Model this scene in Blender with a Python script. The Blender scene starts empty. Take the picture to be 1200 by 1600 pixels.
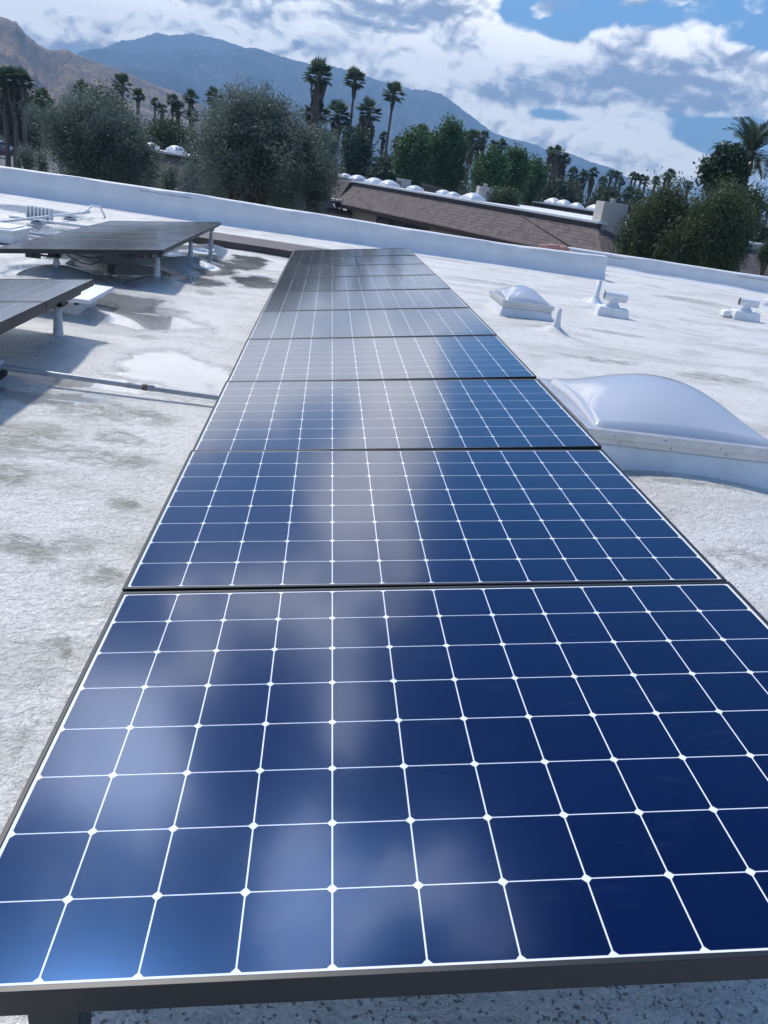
import bpy, bmesh, math, random
import numpy as np
from mathutils import Vector, Matrix, noise
R = math.radians
random.seed(7); rng = np.random.default_rng(11)
scene = bpy.context.scene
col = scene.collection

# ------------------------------------------------------------------ camera
CAM = np.array([0.414, -0.705, 1.392]); F = 1228.54
B = np.array([[0.9889842876, 0.1002606178, 0.1088939278],
              [-0.0601984307, -0.3996461050, 0.9146907213],
              [0.1352264910, -0.9111700167, -0.3892081665]])   # camera (right, down, forward) -> world
cam_data = bpy.data.cameras.new('camera'); cam = bpy.data.objects.new('camera', cam_data); col.objects.link(cam)
M = Matrix([[B[0,0], -B[0,1], -B[0,2], CAM[0]], [B[1,0], -B[1,1], -B[1,2], CAM[1]], [B[2,0], -B[2,1], -B[2,2], CAM[2]], [0,0,0,1]])
cam.matrix_world = M
cam_data.sensor_fit = 'VERTICAL'; cam_data.sensor_height = 24.0; cam_data.lens = 24.0*F/1600
cam_data.clip_start = 0.05; cam_data.clip_end = 40000
scene.camera = cam
# survey helpers: where the sight line of a photo point meets a level or an upright plane
def ray(u, v): return B @ np.array([(u-600)/F, (v-800)/F, 1.0])
def on_z(u, v, z):
    d = ray(u, v); return CAM + d*((z-CAM[2])/d[2])
def on_y(u, v, y):
    d = ray(u, v); return CAM + d*((y-CAM[1])/d[1])
def on_plane(u, v, p0, n):
    d = ray(u, v); return CAM + d*(((np.array(p0)-CAM)@np.array(n))/(d@np.array(n)))

# ------------------------------------------------------------------ light
SUN_AZ, SUN_EL = -38, 55       # degrees left of +Y, above the horizon
SUN = Vector((math.sin(R(SUN_AZ))*math.cos(R(SUN_EL)), math.cos(R(SUN_AZ))*math.cos(R(SUN_EL)), math.sin(R(SUN_EL))))
sd = bpy.data.lights.new('sun', 'SUN'); sd.energy = 2.7; sd.angle = R(3.5); sd.color = (1.0, 0.95, 0.88)
so = bpy.data.objects.new('sun', sd); col.objects.link(so)
so.rotation_euler = SUN.to_track_quat('Z', 'Y').to_euler()

scene.view_settings.view_transform = 'Standard'; scene.view_settings.look = 'None'
scene.view_settings.gamma = 1; scene.view_settings.exposure = 0.68
try: scene.view_settings.use_curve_mapping = False
except Exception: pass

# node helper
class NT:
    def __init__(s, tree): s.t = tree; s.n = tree.nodes; s.l = tree.links
    def new(s, typ, **kw):
        n = s.n.new(typ)
        for k, v in kw.items(): setattr(n, k, v)
        return n
    def put(s, sock, v):
        if hasattr(v, 'is_linked') or isinstance(v, bpy.types.NodeSocket): s.l.new(v, sock)
        else: sock.default_value = v
    def m(s, op, a, b=0.0, c=0.0, clamp=False):
        n = s.new('ShaderNodeMath', operation=op, use_clamp=clamp)
        s.put(n.inputs[0], a); s.put(n.inputs[1], b); s.put(n.inputs[2], c); return n.outputs[0]
    def v(s, op, a, b=(0,0,0)):
        n = s.new('ShaderNodeVectorMath', operation=op); s.put(n.inputs[0], a)
        if op == 'SCALE': s.put(n.inputs['Scale'], b)
        else: s.put(n.inputs[1], b)
        return n.outputs['Value'] if op in ('DOT_PRODUCT', 'LENGTH', 'DISTANCE') else n.outputs[0]
    def noise(s, vec, scale, detail=4, rough=0.5, dist=0.0, out='Fac'):
        n = s.new('ShaderNodeTexNoise'); s.put(n.inputs['Vector'], vec); s.put(n.inputs['Scale'], scale)
        s.put(n.inputs['Detail'], detail); s.put(n.inputs['Roughness'], rough); s.put(n.inputs['Distortion'], dist)
        return n.outputs[out]
    def ss(s, x, a, b, c=0.0, d=1.0):
        n = s.new('ShaderNodeMapRange', interpolation_type='SMOOTHSTEP'); s.put(n.inputs[0], x)
        for i, q in enumerate((a, b, c, d)): s.put(n.inputs[i+1], q)
        return n.outputs[0]
    def mix(s, f, a, b):
        n = s.new('ShaderNodeMix', data_type='RGBA'); s.put(n.inputs[0], f)
        for i, q in ((6, a), (7, b)):
            if isinstance(q, tuple) and len(q) == 3: q = (*q, 1)
            s.put(n.inputs[i], q)
        return n.outputs[2]

# ------------------------------------------------------------------ world: Nishita sky with broken cloud
world = bpy.data.worlds.new('World'); scene.world = world; world.use_nodes = True
W = NT(world.node_tree); W.n.clear()
sky = W.new('ShaderNodeTexSky', sky_type='NISHITA'); sky.sun_disc = False
sky.sun_elevation = R(SUN_EL); sky.sun_rotation = R(SUN_AZ); sky.altitude = 100; sky.air_density = 1.0; sky.dust_density = 0.3; sky.ozone_density = 2.0
tc = W.new('ShaderNodeTexCoord'); D = tc.outputs['Generated']
def blob(d, du, dv, w):
    d = np.array(d)/np.linalg.norm(d); r = np.cross(d, [0,0,1]); r /= np.linalg.norm(r); t = np.cross(r, d)
    a = W.v('DOT_PRODUCT', D, tuple(r/du)); b = W.v('DOT_PRODUCT', D, tuple(t/dv)); f = W.m('GREATER_THAN', W.v('DOT_PRODUCT', D, tuple(d)), 0.0)
    g = W.m('POWER', 2.71828, W.m('MULTIPLY', W.m('ADD', W.m('MULTIPLY', a, a), W.m('MULTIPLY', b, b)), -1.0))
    return W.m('MULTIPLY', W.m('MULTIPLY', g, f), w)
NP = np.array([-math.sin(R(7)), 0, math.cos(R(7))])
def refl(u, v):
    d = ray(u, v); return d-2*(d@NP)*NP
def reflh(u, v):
    d = ray(u, v); return np.array([d[0], d[1], -d[2]])
def total(lst):
    acc = None
    for b in lst: acc = b if acc is None else W.m('ADD', acc, b)
    return acc
px = 1/1230.0
cover = total([blob(ray(560, 60), 330*px, 100*px, 0.34), blob(ray(180, 20), 220*px, 85*px, 0.34), blob(ray(980, 105), 210*px, 50*px, 0.30), blob(ray(1120, 60), 120*px, 45*px, 0.10),
    blob(ray(1150, 140), 120*px, 40*px, 0.26), blob(ray(980, 215), 100*px, 36*px, 0.34), blob(ray(790, 195), 110*px, 42*px, 0.40),
    blob(ray(1050, 262), 120*px, 26*px, 0.26), blob(ray(870, 8), 60*px, 12*px, 0.16), blob(ray(760, 55), 40*px, 50*px, 0.14),
    blob(ray(868, 46), 60*px, 15*px, -0.40), blob(ray(930, 35), 40*px, 12*px, -0.26), blob(ray(1115, 212), 62*px, 20*px, -0.62), blob(ray(866, 181), 50*px, 11*px, -0.60),
    blob(ray(1190, 215), 60*px, 24*px, -0.50), blob(ray(1165, 62), 55*px, 12*px, -0.28), blob(ray(800, 14), 26*px, 22*px, -0.36), blob(ray(985, 25), 50*px, 10*px, -0.2),
    # the sky above the frame, seen mirrored in the glass and the puddles
    blob(refl(540, 490), 300*px, 50*px, 0.42), blob(refl(400, 570), 90*px, 50*px, 0.3), blob(refl(660, 640), 60*px, 60*px, 0.32), blob(reflh(230, 575), 260*px, 110*px, 0.42), blob(reflh(60, 590), 120*px, 60*px, 0.3), blob(refl(420, 560), 120*px, 60*px, 0.28), blob(refl(560, 800), 80*px, 150*px, 0.34), blob(refl(650, 900), 60*px, 60*px, 0.10),
    blob(refl(780, 560), 120*px, 60*px, -0.40), blob(refl(790, 660), 100*px, 60*px, -0.35), blob(refl(520, 660), 70*px, 50*px, -0.35), blob(refl(400, 760), 110*px, 70*px, -0.3), blob(refl(300, 640), 60*px, 50*px, -0.1),
    blob(refl(1000, 1200), 330*px, 330*px, -0.40), blob(refl(190, 1190), 95*px, 120*px, 0.55), blob(refl(480, 1390), 90*px, 110*px, 0.50),
    blob(refl(740, 1390), 110*px, 90*px, 0.50), blob(refl(400, 1150), 60*px, 90*px, -0.45), blob(refl(620, 1240), 60*px, 80*px, -0.45), blob(refl(545, 1110), 40*px, 70*px, 0.45),
    blob(refl(310, 985), 50*px, 60*px, 0.45), blob(refl(420, 940), 40*px, 30*px, 0.35), blob(refl(210, 980), 40*px, 50*px, -0.4), blob(refl(420, 820), 80*px, 60*px, -0.3), blob(refl(860, 800), 160*px, 90*px, -0.35)])
sc = W.v('MULTIPLY', D, (1.0, 1.0, 1.7))
warp = W.noise(sc, 7.0, 4, 0.55, 0, 'Color'); wv = W.v('SCALE', W.v('SUBTRACT', warp, (0.5, 0.5, 0.5)), 0.12)
p0 = W.v('ADD', sc, wv)
def puff(p, k):      # rounded billows: inverted cell distance
    v = W.new('ShaderNodeTexVoronoi', feature='F1'); W.l.new(p, v.inputs['Vector']); v.inputs['Scale'].default_value = k
    return W.m('SUBTRACT', .5, v.outputs['Distance'])
def dens(off):
    p = W.v('ADD', p0, off) if off else p0
    a = W.m('MULTIPLY', W.noise(p, 5.0, 10, 0.60, 0.0), 0.95)
    return W.m('ADD', a, W.m('ADD', W.m('MULTIPLY', puff(p, 22.0), 0.13), W.m('ADD', W.m('MULTIPLY', puff(p, 52.0), 0.075), W.m('MULTIPLY', W.noise(p, 24.0, 6, 0.6), 0.26))))
d0 = dens(None); d1 = dens((-0.004, 0.0, 0.018)); pz = W.v('ADD', p0, (-0.01, 0.0, 0.07)); d2 = W.m('ADD', W.m('MULTIPLY', W.noise(pz, 5.0, 5, 0.60, 0.0), 0.95), 0.145)
DZ = W.v('DOT_PRODUCT', D, (0, 0, 1))
base = W.m('ADD', W.m('MULTIPLY', cover, .66), W.ss(DZ, .25, .62, -0.62, -0.68))
den = W.m('ADD', d0, base); den_up = W.m('ADD', d2, base)
alpha = W.ss(den, -0.02, 0.13)
bright = total([blob(ray(200, 22), 210*px, 50*px, 0.60), blob(ray(690, 88), 70*px, 34*px, 0.50), blob(ray(1000, 215), 140*px, 50*px, 0.42),
    blob(ray(790, 200), 120*px, 45*px, 0.60), blob(ray(770, 55), 35*px, 40*px, 0.30), blob(ray(850, 70), 70*px, 30*px, 0.25), blob(ray(1080, 50), 120*px, 30*px, 0.2),
    blob(refl(250, 1280), 260*px, 260*px, 0.35), blob(refl(540, 500), 330*px, 70*px, 0.35), blob(reflh(230, 575), 300*px, 130*px, 0.55), blob(refl(560, 830), 120*px, 160*px, 0.3), blob(refl(330, 1150), 200*px, 200*px, 0.3), blob(ray(-60, -300), 500*px, 260*px, 0.30),
    blob(ray(520, 40), 170*px, 60*px, -0.30), blob(ray(1010, 132), 130*px, 22*px, -0.50), blob(ray(790, 148), 90*px, 16*px, -0.40), blob(ray(560, 130), 200*px, 25*px, -0.22),
    blob(ray(620, 20), 140*px, 30*px, -0.25), blob(ray(1160, 155), 70*px, 25*px, -0.32), blob(ray(170, 55), 45*px, 30*px, -0.35)])
lit = W.m('ADD', W.m('ADD', W.m('MULTIPLY', W.m('SUBTRACT', d0, d1), 4.6), W.m('MULTIPLY', W.m('SUBTRACT', d0, d2), 1.7)), W.m('ADD', W.m('MULTIPLY', den_up, -0.8), W.m('ADD', bright, 0.74)))
lit = W.m('POWER', W.ss(lit, 0.0, 1.2), 1.25)
ccol = W.mix(lit, (0.29, 0.325, 0.44), (1.60, 1.54, 1.46))
sg = W.m('POWER', W.m('MAXIMUM', W.v('DOT_PRODUCT', D, tuple(SUN)), 0.0), 9.0)
ccol = W.v('SCALE', ccol, W.m('ADD', 0.92, W.m('MULTIPLY', sg, 5.5)))
skyc = W.v('MULTIPLY', W.v('SCALE', sky.outputs[0], W.ss(DZ, -.02, .28, .054, .100)), W.mix(W.ss(DZ, 0, .2), (.70, .88, 1.28), (.90, .97, 1.06)))
hs = W.new('ShaderNodeHueSaturation'); hs.inputs['Saturation'].default_value = 1.32; W.l.new(skyc, hs.inputs['Color'])
fin = W.mix(alpha, hs.outputs[0], ccol)
below = W.ss(W.v('DOT_PRODUCT', D, (0, 0, 1)), -0.02, 0.0)
fin = W.mix(below, (0.22, 0.23, 0.25), fin)
bg = W.new('ShaderNodeBackground'); W.l.new(fin, bg.inputs['Color']); bg.inputs['Strength'].default_value = 1.0
wo = W.new('ShaderNodeOutputWorld'); W.l.new(bg.outputs[0], wo.inputs['Surface'])
world.cycles.sampling_method = 'MANUAL'; world.cycles.sample_map_resolution = 512

# ------------------------------------------------------------------ mesh helpers
class MB:
    def __init__(s): s.v = []; s.f = []; s.sm = []
    def add(s, vs, fs, smooth=False):
        o = len(s.v); s.v += [tuple(map(float, p)) for p in vs]; s.f += [tuple(i+o for i in f) for f in fs]; s.sm += [smooth]*len(fs); return s
    def box(s, a, b, M=None):
        x0, y0, z0 = a; x1, y1, z1 = b
        vs = [(x0,y0,z0),(x1,y0,z0),(x1,y1,z0),(x0,y1,z0),(x0,y0,z1),(x1,y0,z1),(x1,y1,z1),(x0,y1,z1)]
        if M is not None: vs = [M @ Vector(p) for p in vs]
        return s.add(vs, [(0,3,2,1),(4,5,6,7),(0,1,5,4),(1,2,6,5),(2,3,7,6),(3,0,4,7)])
    def hexa(s, vs): return s.add(vs, [(0,3,2,1),(4,5,6,7),(0,1,5,4),(1,2,6,5),(2,3,7,6),(3,0,4,7)])
    def tube(s, pts, rad, n=10, cap=True):
        pts = [Vector(p) for p in pts]; k = len(pts)
        if not hasattr(rad, '__len__'): rad = [rad]*k
        vs = []; prev = None
        for i, p in enumerate(pts):
            t = (pts[min(i+1, k-1)]-pts[max(i-1, 0)]).normalized()
            a = prev if prev is not None else (Vector((0,0,1)) if abs(t.z) < .9 else Vector((1,0,0)))
            a = (a-t*a.dot(t)).normalized(); b = t.cross(a); prev = a
            for j in range(n):
                q = 2*math.pi*j/n; vs.append(p+(a*math.cos(q)+b*math.sin(q))*rad[i])
        fs = [(i*n+j, i*n+(j+1)%n, (i+1)*n+(j+1)%n, (i+1)*n+j) for i in range(k-1) for j in range(n)]
        s.add(vs, fs, True)
        if cap:
            o = len(s.v)-len(vs); s.f += [tuple(o+j for j in range(n-1, -1, -1)), tuple(o+(k-1)*n+j for j in range(n))]; s.sm += [False, False]
        return s
    def lathe(s, prof, c=(0,0,0), n=24, sx=1, sy=1):
        vs = [(c[0]+r*math.cos(2*math.pi*j/n)*sx, c[1]+r*math.sin(2*math.pi*j/n)*sy, c[2]+z) for r, z in prof for j in range(n)]
        return s.add(vs, [(i*n+j, i*n+(j+1)%n, (i+1)*n+(j+1)%n, (i+1)*n+j) for i in range(len(prof)-1) for j in range(n)], True)
    def build(s, name, mat, parent=None, bevel=0.0):
        me = bpy.data.meshes.new(name); me.from_pydata(s.v, [], s.f); me.polygons.foreach_set('use_smooth', s.sm); me.materials.append(mat); me.update()
        o = bpy.data.objects.new(name, me); col.objects.link(o); o.parent = parent
        if bevel:
            m = o.modifiers.new('bevel', 'BEVEL'); m.width = bevel; m.segments = 2; m.limit_method = 'ANGLE'; m.angle_limit = R(40)
        return o
def quads(name, V, mat, parent=None, k=4, smooth=False):
    V = np.asarray(V, dtype=np.float32).reshape(-1, 3); n = len(V)//k
    me = bpy.data.meshes.new(name); me.vertices.add(n*k); me.vertices.foreach_set('co', V.ravel())
    me.loops.add(n*k); me.loops.foreach_set('vertex_index', np.arange(n*k, dtype=np.int32))
    me.polygons.add(n); me.polygons.foreach_set('loop_start', np.arange(0, n*k, k, dtype=np.int32)); me.polygons.foreach_set('loop_total', np.full(n, k, dtype=np.int32))
    me.materials.append(mat); me.update(calc_edges=True)
    o = bpy.data.objects.new(name, me); col.objects.link(o); o.parent = parent; return o
def tag(o, label=None, cat=None, group=None, kind=None):
    if label: o['label'] = label
    if cat: o['category'] = cat
    if group: o['group'] = group
    if kind: o['kind'] = kind
    return o
def empty(name, loc=(0,0,0), rot=(0,0,0)):
    o = bpy.data.objects.new(name, None); col.objects.link(o); o.location = loc; o.rotation_euler = rot; o.empty_display_size = .2; return o
def dup(root, loc, rz=0, scale=1.0):
    r = root.copy(); col.objects.link(r); r.location = loc; r.rotation_euler = (0, 0, rz); r.scale = (scale,)*3 if not hasattr(scale, '__len__') else scale
    for ch in list(root.children):
        c = ch.copy(); col.objects.link(c); c.parent = r
        for g in ch.children:
            d = g.copy(); col.objects.link(d); d.parent = c
    return r

# ------------------------------------------------------------------ materials
def mat(name, color=(.5,.5,.5), rough=.6, metal=0.0, var=0.0, vscale=3.0, bump=0.0, bscale=40.0, spec=0.5):
    m = bpy.data.materials.new(name); m.use_nodes = True; t = NT(m.node_tree); b = t.n['Principled BSDF']
    b.inputs['Roughness'].default_value = rough; b.inputs['Metallic'].default_value = metal; b.inputs['Specular IOR Level'].default_value = spec
    geo = t.new('ShaderNodeTexCoord').outputs['Object']
    c = color
    if var: 
        f = t.noise(geo, vscale, 6, .6); c2 = tuple(x*(1-var) for x in color); c3 = tuple(min(1, x*(1+var)) for x in color)
        t.l.new(t.mix(t.ss(f, .3, .7), c2, c3), b.inputs['Base Color'])
    else: b.inputs['Base Color'].default_value = (*c, 1)
    if bump:
        bn = t.new('ShaderNodeBump'); bn.inputs['Strength'].default_value = bump; bn.inputs['Distance'].default_value = .01
        t.l.new(t.noise(geo, bscale, 5, .6), bn.inputs['Height']); t.l.new(bn.outputs[0], b.inputs['Normal'])
    return m
M_frame = mat('black_anodised', (.008,.010,.014), .42, .0, .15, 20)
M_bracket = mat('dark_bracket', (.02,.022,.026), .45, .3, .2, 20)
M_galv = mat('painted_post', (.55,.57,.6), .5, 0, .12, 12, .1, 30)
M_white = mat('white_coating', (.72,.73,.74), .55, 0, .07, 6, .35, 35)
M_parapet = mat('parapet_coating', (.70,.70,.70), .6, 0, .055, 2.2, .7, 11)
M_alu = mat('mill_aluminium', (.56,.57,.57), .38, .55, .08, 8, .06, 60)
M_brownmetal = mat('brown_metal', (.075,.06,.058), .5, 0, .2, 4)
M_conduit = mat('grey_conduit', (.33,.35,.38), .45, .2, .12, 10)
M_rust = mat('rust', (.17,.12,.09), .8, 0, .4, 30)
M_black = mat('black_rubber', (.012,.012,.013), .5)
M_dark = mat('dark_opening', (.01,.011,.013), .5)
M_glasswin = mat('window_glass', (.015,.02,.028), .08)
M_stucco = mat('stucco', (.36,.32,.29), .85, 0, .08, 3, .3, 60)
M_chim = mat('chimney_stucco', (.40,.38,.36), .85, 0, .06, 3, .3, 50)
M_brownwood = mat('brown_wood', (.055,.04,.038), .7, 0, .2, 6)
M_palewood = mat('pale_fascia', (.45,.43,.40), .7, 0, .1, 3)
M_trunk = mat('bark', (.10,.078,.062), .9, 0, .35, 8, .6, 20)
M_palmtrunk = mat('palm_bark', (.13,.10,.085), .9, 0, .3, 5, .5, 12)
M_ac = mat('grey_cabinet', (.30,.31,.31), .6, 0, .12, 5)
M_clay = mat('clay_tile', (.40,.21,.17), .8, 0, .15, 6, .3, 30)
M_tan = mat('tan_stone', (.42,.33,.24), .9, 0, .2, 8, .4, 30)

def shingle_mat():
    m = bpy.data.materials.new('roof_shingle'); m.use_nodes = True; t = NT(m.node_tree); b = t.n['Principled BSDF']; b.inputs['Roughness'].default_value = .85
    uv = t.new('ShaderNodeTexCoord').outputs['UV']
    br = t.new('ShaderNodeTexBrick'); t.l.new(uv, br.inputs['Vector']); br.inputs['Scale'].default_value = 1.0
    br.inputs['Brick Width'].default_value = .42; br.inputs['Row Height'].default_value = .26; br.inputs['Mortar Size'].default_value = .022; br.inputs['Mortar Smooth'].default_value = .3
    br.inputs['Color1'].default_value = (.150,.112,.105,1); br.inputs['Color2'].default_value = (.085,.066,.066,1); br.inputs['Mortar'].default_value = (.03,.024,.026,1); br.inputs['Bias'].default_value = 0
    f = t.noise(uv, 1.3, 5, .6)
    t.l.new(t.mix(t.ss(f, .35, .7, 0, .6), br.outputs['Color'], (.17,.125,.112)), b.inputs['Base Color'])
    bn = t.new('ShaderNodeBump'); bn.inputs['Strength'].default_value = .8; bn.inputs['Distance'].default_value = .03; bn.invert = True
    t.l.new(br.outputs['Fac'], bn.inputs['Height']); t.l.new(bn.outputs[0], b.inputs['Normal']); return m
M_shingle = shingle_mat()

def leaf_mat(name, a, b_, rough=.55, trans=.25):
    m = bpy.data.materials.new(name); m.use_nodes = True; t = NT(m.node_tree); b = t.n['Principled BSDF']; b.inputs['Roughness'].default_value = rough
    g = t.new('ShaderNodeNewGeometry'); obj = t.new('ShaderNodeTexCoord').outputs['Object']
    f = t.m('ADD', t.m('MULTIPLY', g.outputs['Random Per Island'], .55), t.m('MULTIPLY', t.ss(t.noise(obj, .9, 3), .3, .7), .45))
    c = t.mix(f, a, b_); t.l.new(c, b.inputs['Base Color']); b.inputs['Specular IOR Level'].default_value = .35
    tr = t.new('ShaderNodeBsdfTranslucent'); t.l.new(c, tr.inputs['Color'])
    mx = t.new('ShaderNodeMixShader'); mx.inputs[0].default_value = trans; t.l.new(b.outputs[0], mx.inputs[1]); t.l.new(tr.outputs[0], mx.inputs[2])
    t.l.new(mx.outputs[0], t.n['Material Output'].inputs['Surface']); return m
L_olive = leaf_mat('olive_leaf', (.085,.125,.105), (.185,.225,.19), .5, .38)
L_ficus = leaf_mat('ficus_leaf', (.028,.072,.028), (.10,.18,.060), .5, .35)
L_willow = leaf_mat('willow_leaf', (.030,.055,.032), (.11,.145,.058), .55, .3)
L_dark = leaf_mat('dark_leaf', (.020,.040,.024), (.06,.10,.05), .45, .2)
L_palm = leaf_mat('palm_leaf', (.038,.075,.048), (.12,.165,.09), .5, .35)
L_skirt = leaf_mat('dead_frond', (.075,.06,.042), (.16,.125,.085), .8, .15)
L_date = leaf_mat('date_frond', (.035,.065,.045), (.085,.13,.085), .5, .2)
L_bush = leaf_mat('bush_leaf', (.03,.06,.025), (.10,.13,.05), .6, .25)
L_distant = leaf_mat('distant_foliage', (.035,.062,.040), (.095,.12,.065), .7, .2)

# ------------------------------------------------------------------ roof surface
POSTS = [(-1.34, 4.88), (-1.33, 8.18), (-1.31, 10.22), (-1.30, 12.04)]
LOWPOSTS = [(-2.32, 8.0), (-2.32, 10.22), (-2.32, 12.0), (-2.32, 4.7)]
NEARPOSTS = [(0.155, 0.22), (1.36, 0.75)] + [(x, y) for x in (0.28, 1.3) for y in (3.1, 5.3, 7.4, 9.5)]
def mound(x, y, c, h, r):
    d2 = ((x-c[0])**2+(y-c[1])**2)/(r*r); return h*np.exp(-d2*1.6)
def roof_z(x, y):
    x = np.asarray(x, float); y = np.asarray(y, float); z = np.zeros(np.broadcast(x, y).shape)
    z = z+.010*np.sin(x*1.9+.7*np.sin(y*1.1))*np.sin(y*1.35+.5)+.006*np.sin(x*4.3+1.3*y)*np.sin(y*3.1-.6*x)
    for c in POSTS: z = z+mound(x, y, c, .085, .36)
    for c in LOWPOSTS: z = z+mound(x, y, c, .10, .42)
    z = z+mound(x, y, (2.55, 3.15), .085, .95)+mound(x, y, (4.75, 11.2), .05, .5)+mound(x, y, (-1.68, 6.2), .05, .45)+mound(x, y, (3.16, 8.4), .09, .16)+mound(x, y, (4.78, 12.05), .07, .2)
    return z
def puddle_group(t, P, lst, wob=.22, seed=0):
    n = t.noise(P, 2.6, 6, .62, 0, 'Color'); q = t.v('ADD', P, t.v('SCALE', t.v('SUBTRACT', n, (.5,.5,.5)), wob*2.2)); out = None
    sep = t.new('ShaderNodeSeparateXYZ'); t.l.new(q, sep.inputs[0]); X, Y = sep.outputs[0], sep.outputs[1]
    for cx, cy, rx, ry, w in lst:
        a = t.m('MULTIPLY', t.m('SUBTRACT', X, cx), 1/rx); b = t.m('MULTIPLY', t.m('SUBTRACT', Y, cy), 1/ry)
        g = t.m('MULTIPLY', t.m('SUBTRACT', 1.0, t.m('ADD', t.m('MULTIPLY', a, a), t.m('MULTIPLY', b, b))), w)
        out = g if out is None else t.m('MAXIMUM', out, g)
    return out
def roof_mat():
    m = bpy.data.materials.new('roof_foam_coating'); m.use_nodes = True; t = NT(m.node_tree); b = t.n['Principled BSDF']
    P = t.new('ShaderNodeNewGeometry').outputs['Position']
    def w(u, v, rx, ry, s=1.0):
        p = on_z(u, v, 0); return (float(p[0]), float(p[1]), rx, ry, s)
    wet = puddle_group(t, P, [w(255, 570, .30, .45), w(315, 590, .26, .40), w(30, 585, .42, .10), w(140, 604, .40, .09), w(330, 600, .2, .3), w(200, 600, .3, .12), w(90, 420, .55, .9),
        w(200, 430, .6, 1.0), w(160, 470, .6, .5), w(340, 418, .3, .9), w(300, 440, .35, .5), w(60, 330, .8, .7), w(30, 365, .6, .9), w(300, 400, .4, .8), w(230, 500, .5, .35), w(400, 440, .3, .6),
        w(90, 360, .8, .5), w(390, 410, .25, .8), w(60, 620, .4, .12)], .30)
    wetf = t.ss(t.m('ADD', wet, t.m('MULTIPLY', t.m('SUBTRACT', t.noise(P, 14.0, 5, .7), .5), .5)), -.08, .34); edge = t.ss(wet, -.9, .2)
    stain = puddle_group(t, P, [w(220, 525, .16, .10), w(255, 487, .26, .25), w(320, 458, .11, .20), w(385, 436, .13, .32), w(330, 408, .20, .30), w(395, 420, .14, .22), w(420, 396, .16, .4), w(40, 680, .16, .13), w(10, 745, .16, .13),
        w(195, 690, .18, .08), w(200, 790, .09, .05), w(75, 1000, .035, .035), w(1080, 782, .40, .07), w(1000, 765, .2, .05), w(800, 494, .22, .22), w(760, 440, .7, .25), w(1080, 470, .9, .5), w(960, 520, .5, .15), w(890, 415, .3, .4), w(130, 715, .34, .16), w(60, 850, .26, .12), w(190, 650, .4, .2), w(20, 690, .3, .3), w(150, 900, .12, .08), w(930, 560, .5, .16), w(1120, 590, .5, .2), w(1000, 640, .3, .1), w(1150, 880, .2, .1), w(60, 840, .15, .05), w(95, 1005, .03, .05)], .16)
    stf = t.ss(stain, -.25, .75)
    st1 = t.v('MULTIPLY', P, (.75, 1.5, 1.0))
    grime = t.ss(t.noise(st1, 1.1, 9, .66, .6), .42, .72)
    fine = t.noise(P, 26.0, 6, .65, .8)
    c = t.mix(grime, (.76,.74,.695), (.50,.475,.42))
    g2 = t.ss(t.noise(P, 3.4, 8, .68, .9), .52, .70, 0, .5)
    c = t.mix(g2, c, (.34,.33,.30))
    cr_ = t.ss(t.noise(P, 30.0, 7, .72, 1.8), .48, .64, 0, .55); c = t.mix(cr_, c, (.36,.36,.35))
    c = t.mix(t.m('MULTIPLY', edge, .35), c, (.40,.41,.42))
    stn = t.m('MULTIPLY', stf, t.ss(t.noise(t.v('MULTIPLY', P, (1., 1.5, 1.)), 7.0, 9, .76, .8), .36, .60), clamp=True)
    c = t.mix(t.m('MULTIPLY', stn, .68), c, (.15,.14,.105))
    c = t.mix(t.m('MULTIPLY', wetf, .45), c, (.16,.165,.17))
    # dark pinholes in the sprayed foam, denser close to the building edge by the first panel
    vor = t.new('ShaderNodeTexVoronoi'); t.l.new(t.v('ADD', P, t.v('SCALE', t.noise(P, 60.0, 2, .5, 0, 'Color'), .02)), vor.inputs['Vector']); vor.inputs['Scale'].default_value = 75.0; vor.inputs['Randomness'].default_value = 1.0
    sep = t.new('ShaderNodeSeparateXYZ'); t.l.new(P, sep.inputs[0])
    near = t.ss(sep.outputs[1], .9, .2)
    dens_ = t.ss(t.noise(P, 5.0, 4, .6), .40, .66)
    thr = t.m('ADD', .10, t.m('ADD', t.m('MULTIPLY', near, .22), t.m('MULTIPLY', dens_, .07)))
    pin = t.ss(t.m('SUBTRACT', thr, vor.outputs['Distance']), .0, .06)
    pin = t.m('MULTIPLY', pin, t.m('GREATER_THAN', t.noise(P, 38.0, 2, .5), .47))
    c = t.mix(t.m('MULTIPLY', pin, .75), c, (.09,.09,.095))
    t.l.new(c, b.inputs['Base Color'])
    rg = t.mix(wetf, (.50,.50,.50), (.02,.02,.02)); rg = t.mix(t.m('MULTIPLY', t.m('MULTIPLY', edge, .9), t.m('SUBTRACT', 1.0, wetf)), rg, (.16,.16,.16))
    t.l.new(rg, b.inputs['Roughness']); b.inputs['Specular IOR Level'].default_value = .5
    t.l.new(wetf, b.inputs['Coat Weight']); b.inputs['Coat Roughness'].default_value = .02
    # crinkled foam relief
    mus = t.noise(P, 46.0, 5, .62, 1.6); wav = t.noise(t.v('MULTIPLY', P, (1.0, 1.6, 1.0)), 15.0, 4, .6, 1.4)
    h = t.m('ADD', t.m('MULTIPLY', mus, .55), t.m('ADD', t.m('MULTIPLY', wav, .9), t.m('MULTIPLY', pin, -.5)))
    bn = t.new('ShaderNodeBump'); bn.inputs['Distance'].default_value = .02
    t.l.new(t.m('SUBTRACT', 1.0, t.m('MULTIPLY', wetf, .94)), bn.inputs['Strength']); t.l.new(h, bn.inputs['Height']); t.l.new(bn.outputs[0], b.inputs['Normal'])
    return m
M_roof = roof_mat()
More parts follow.
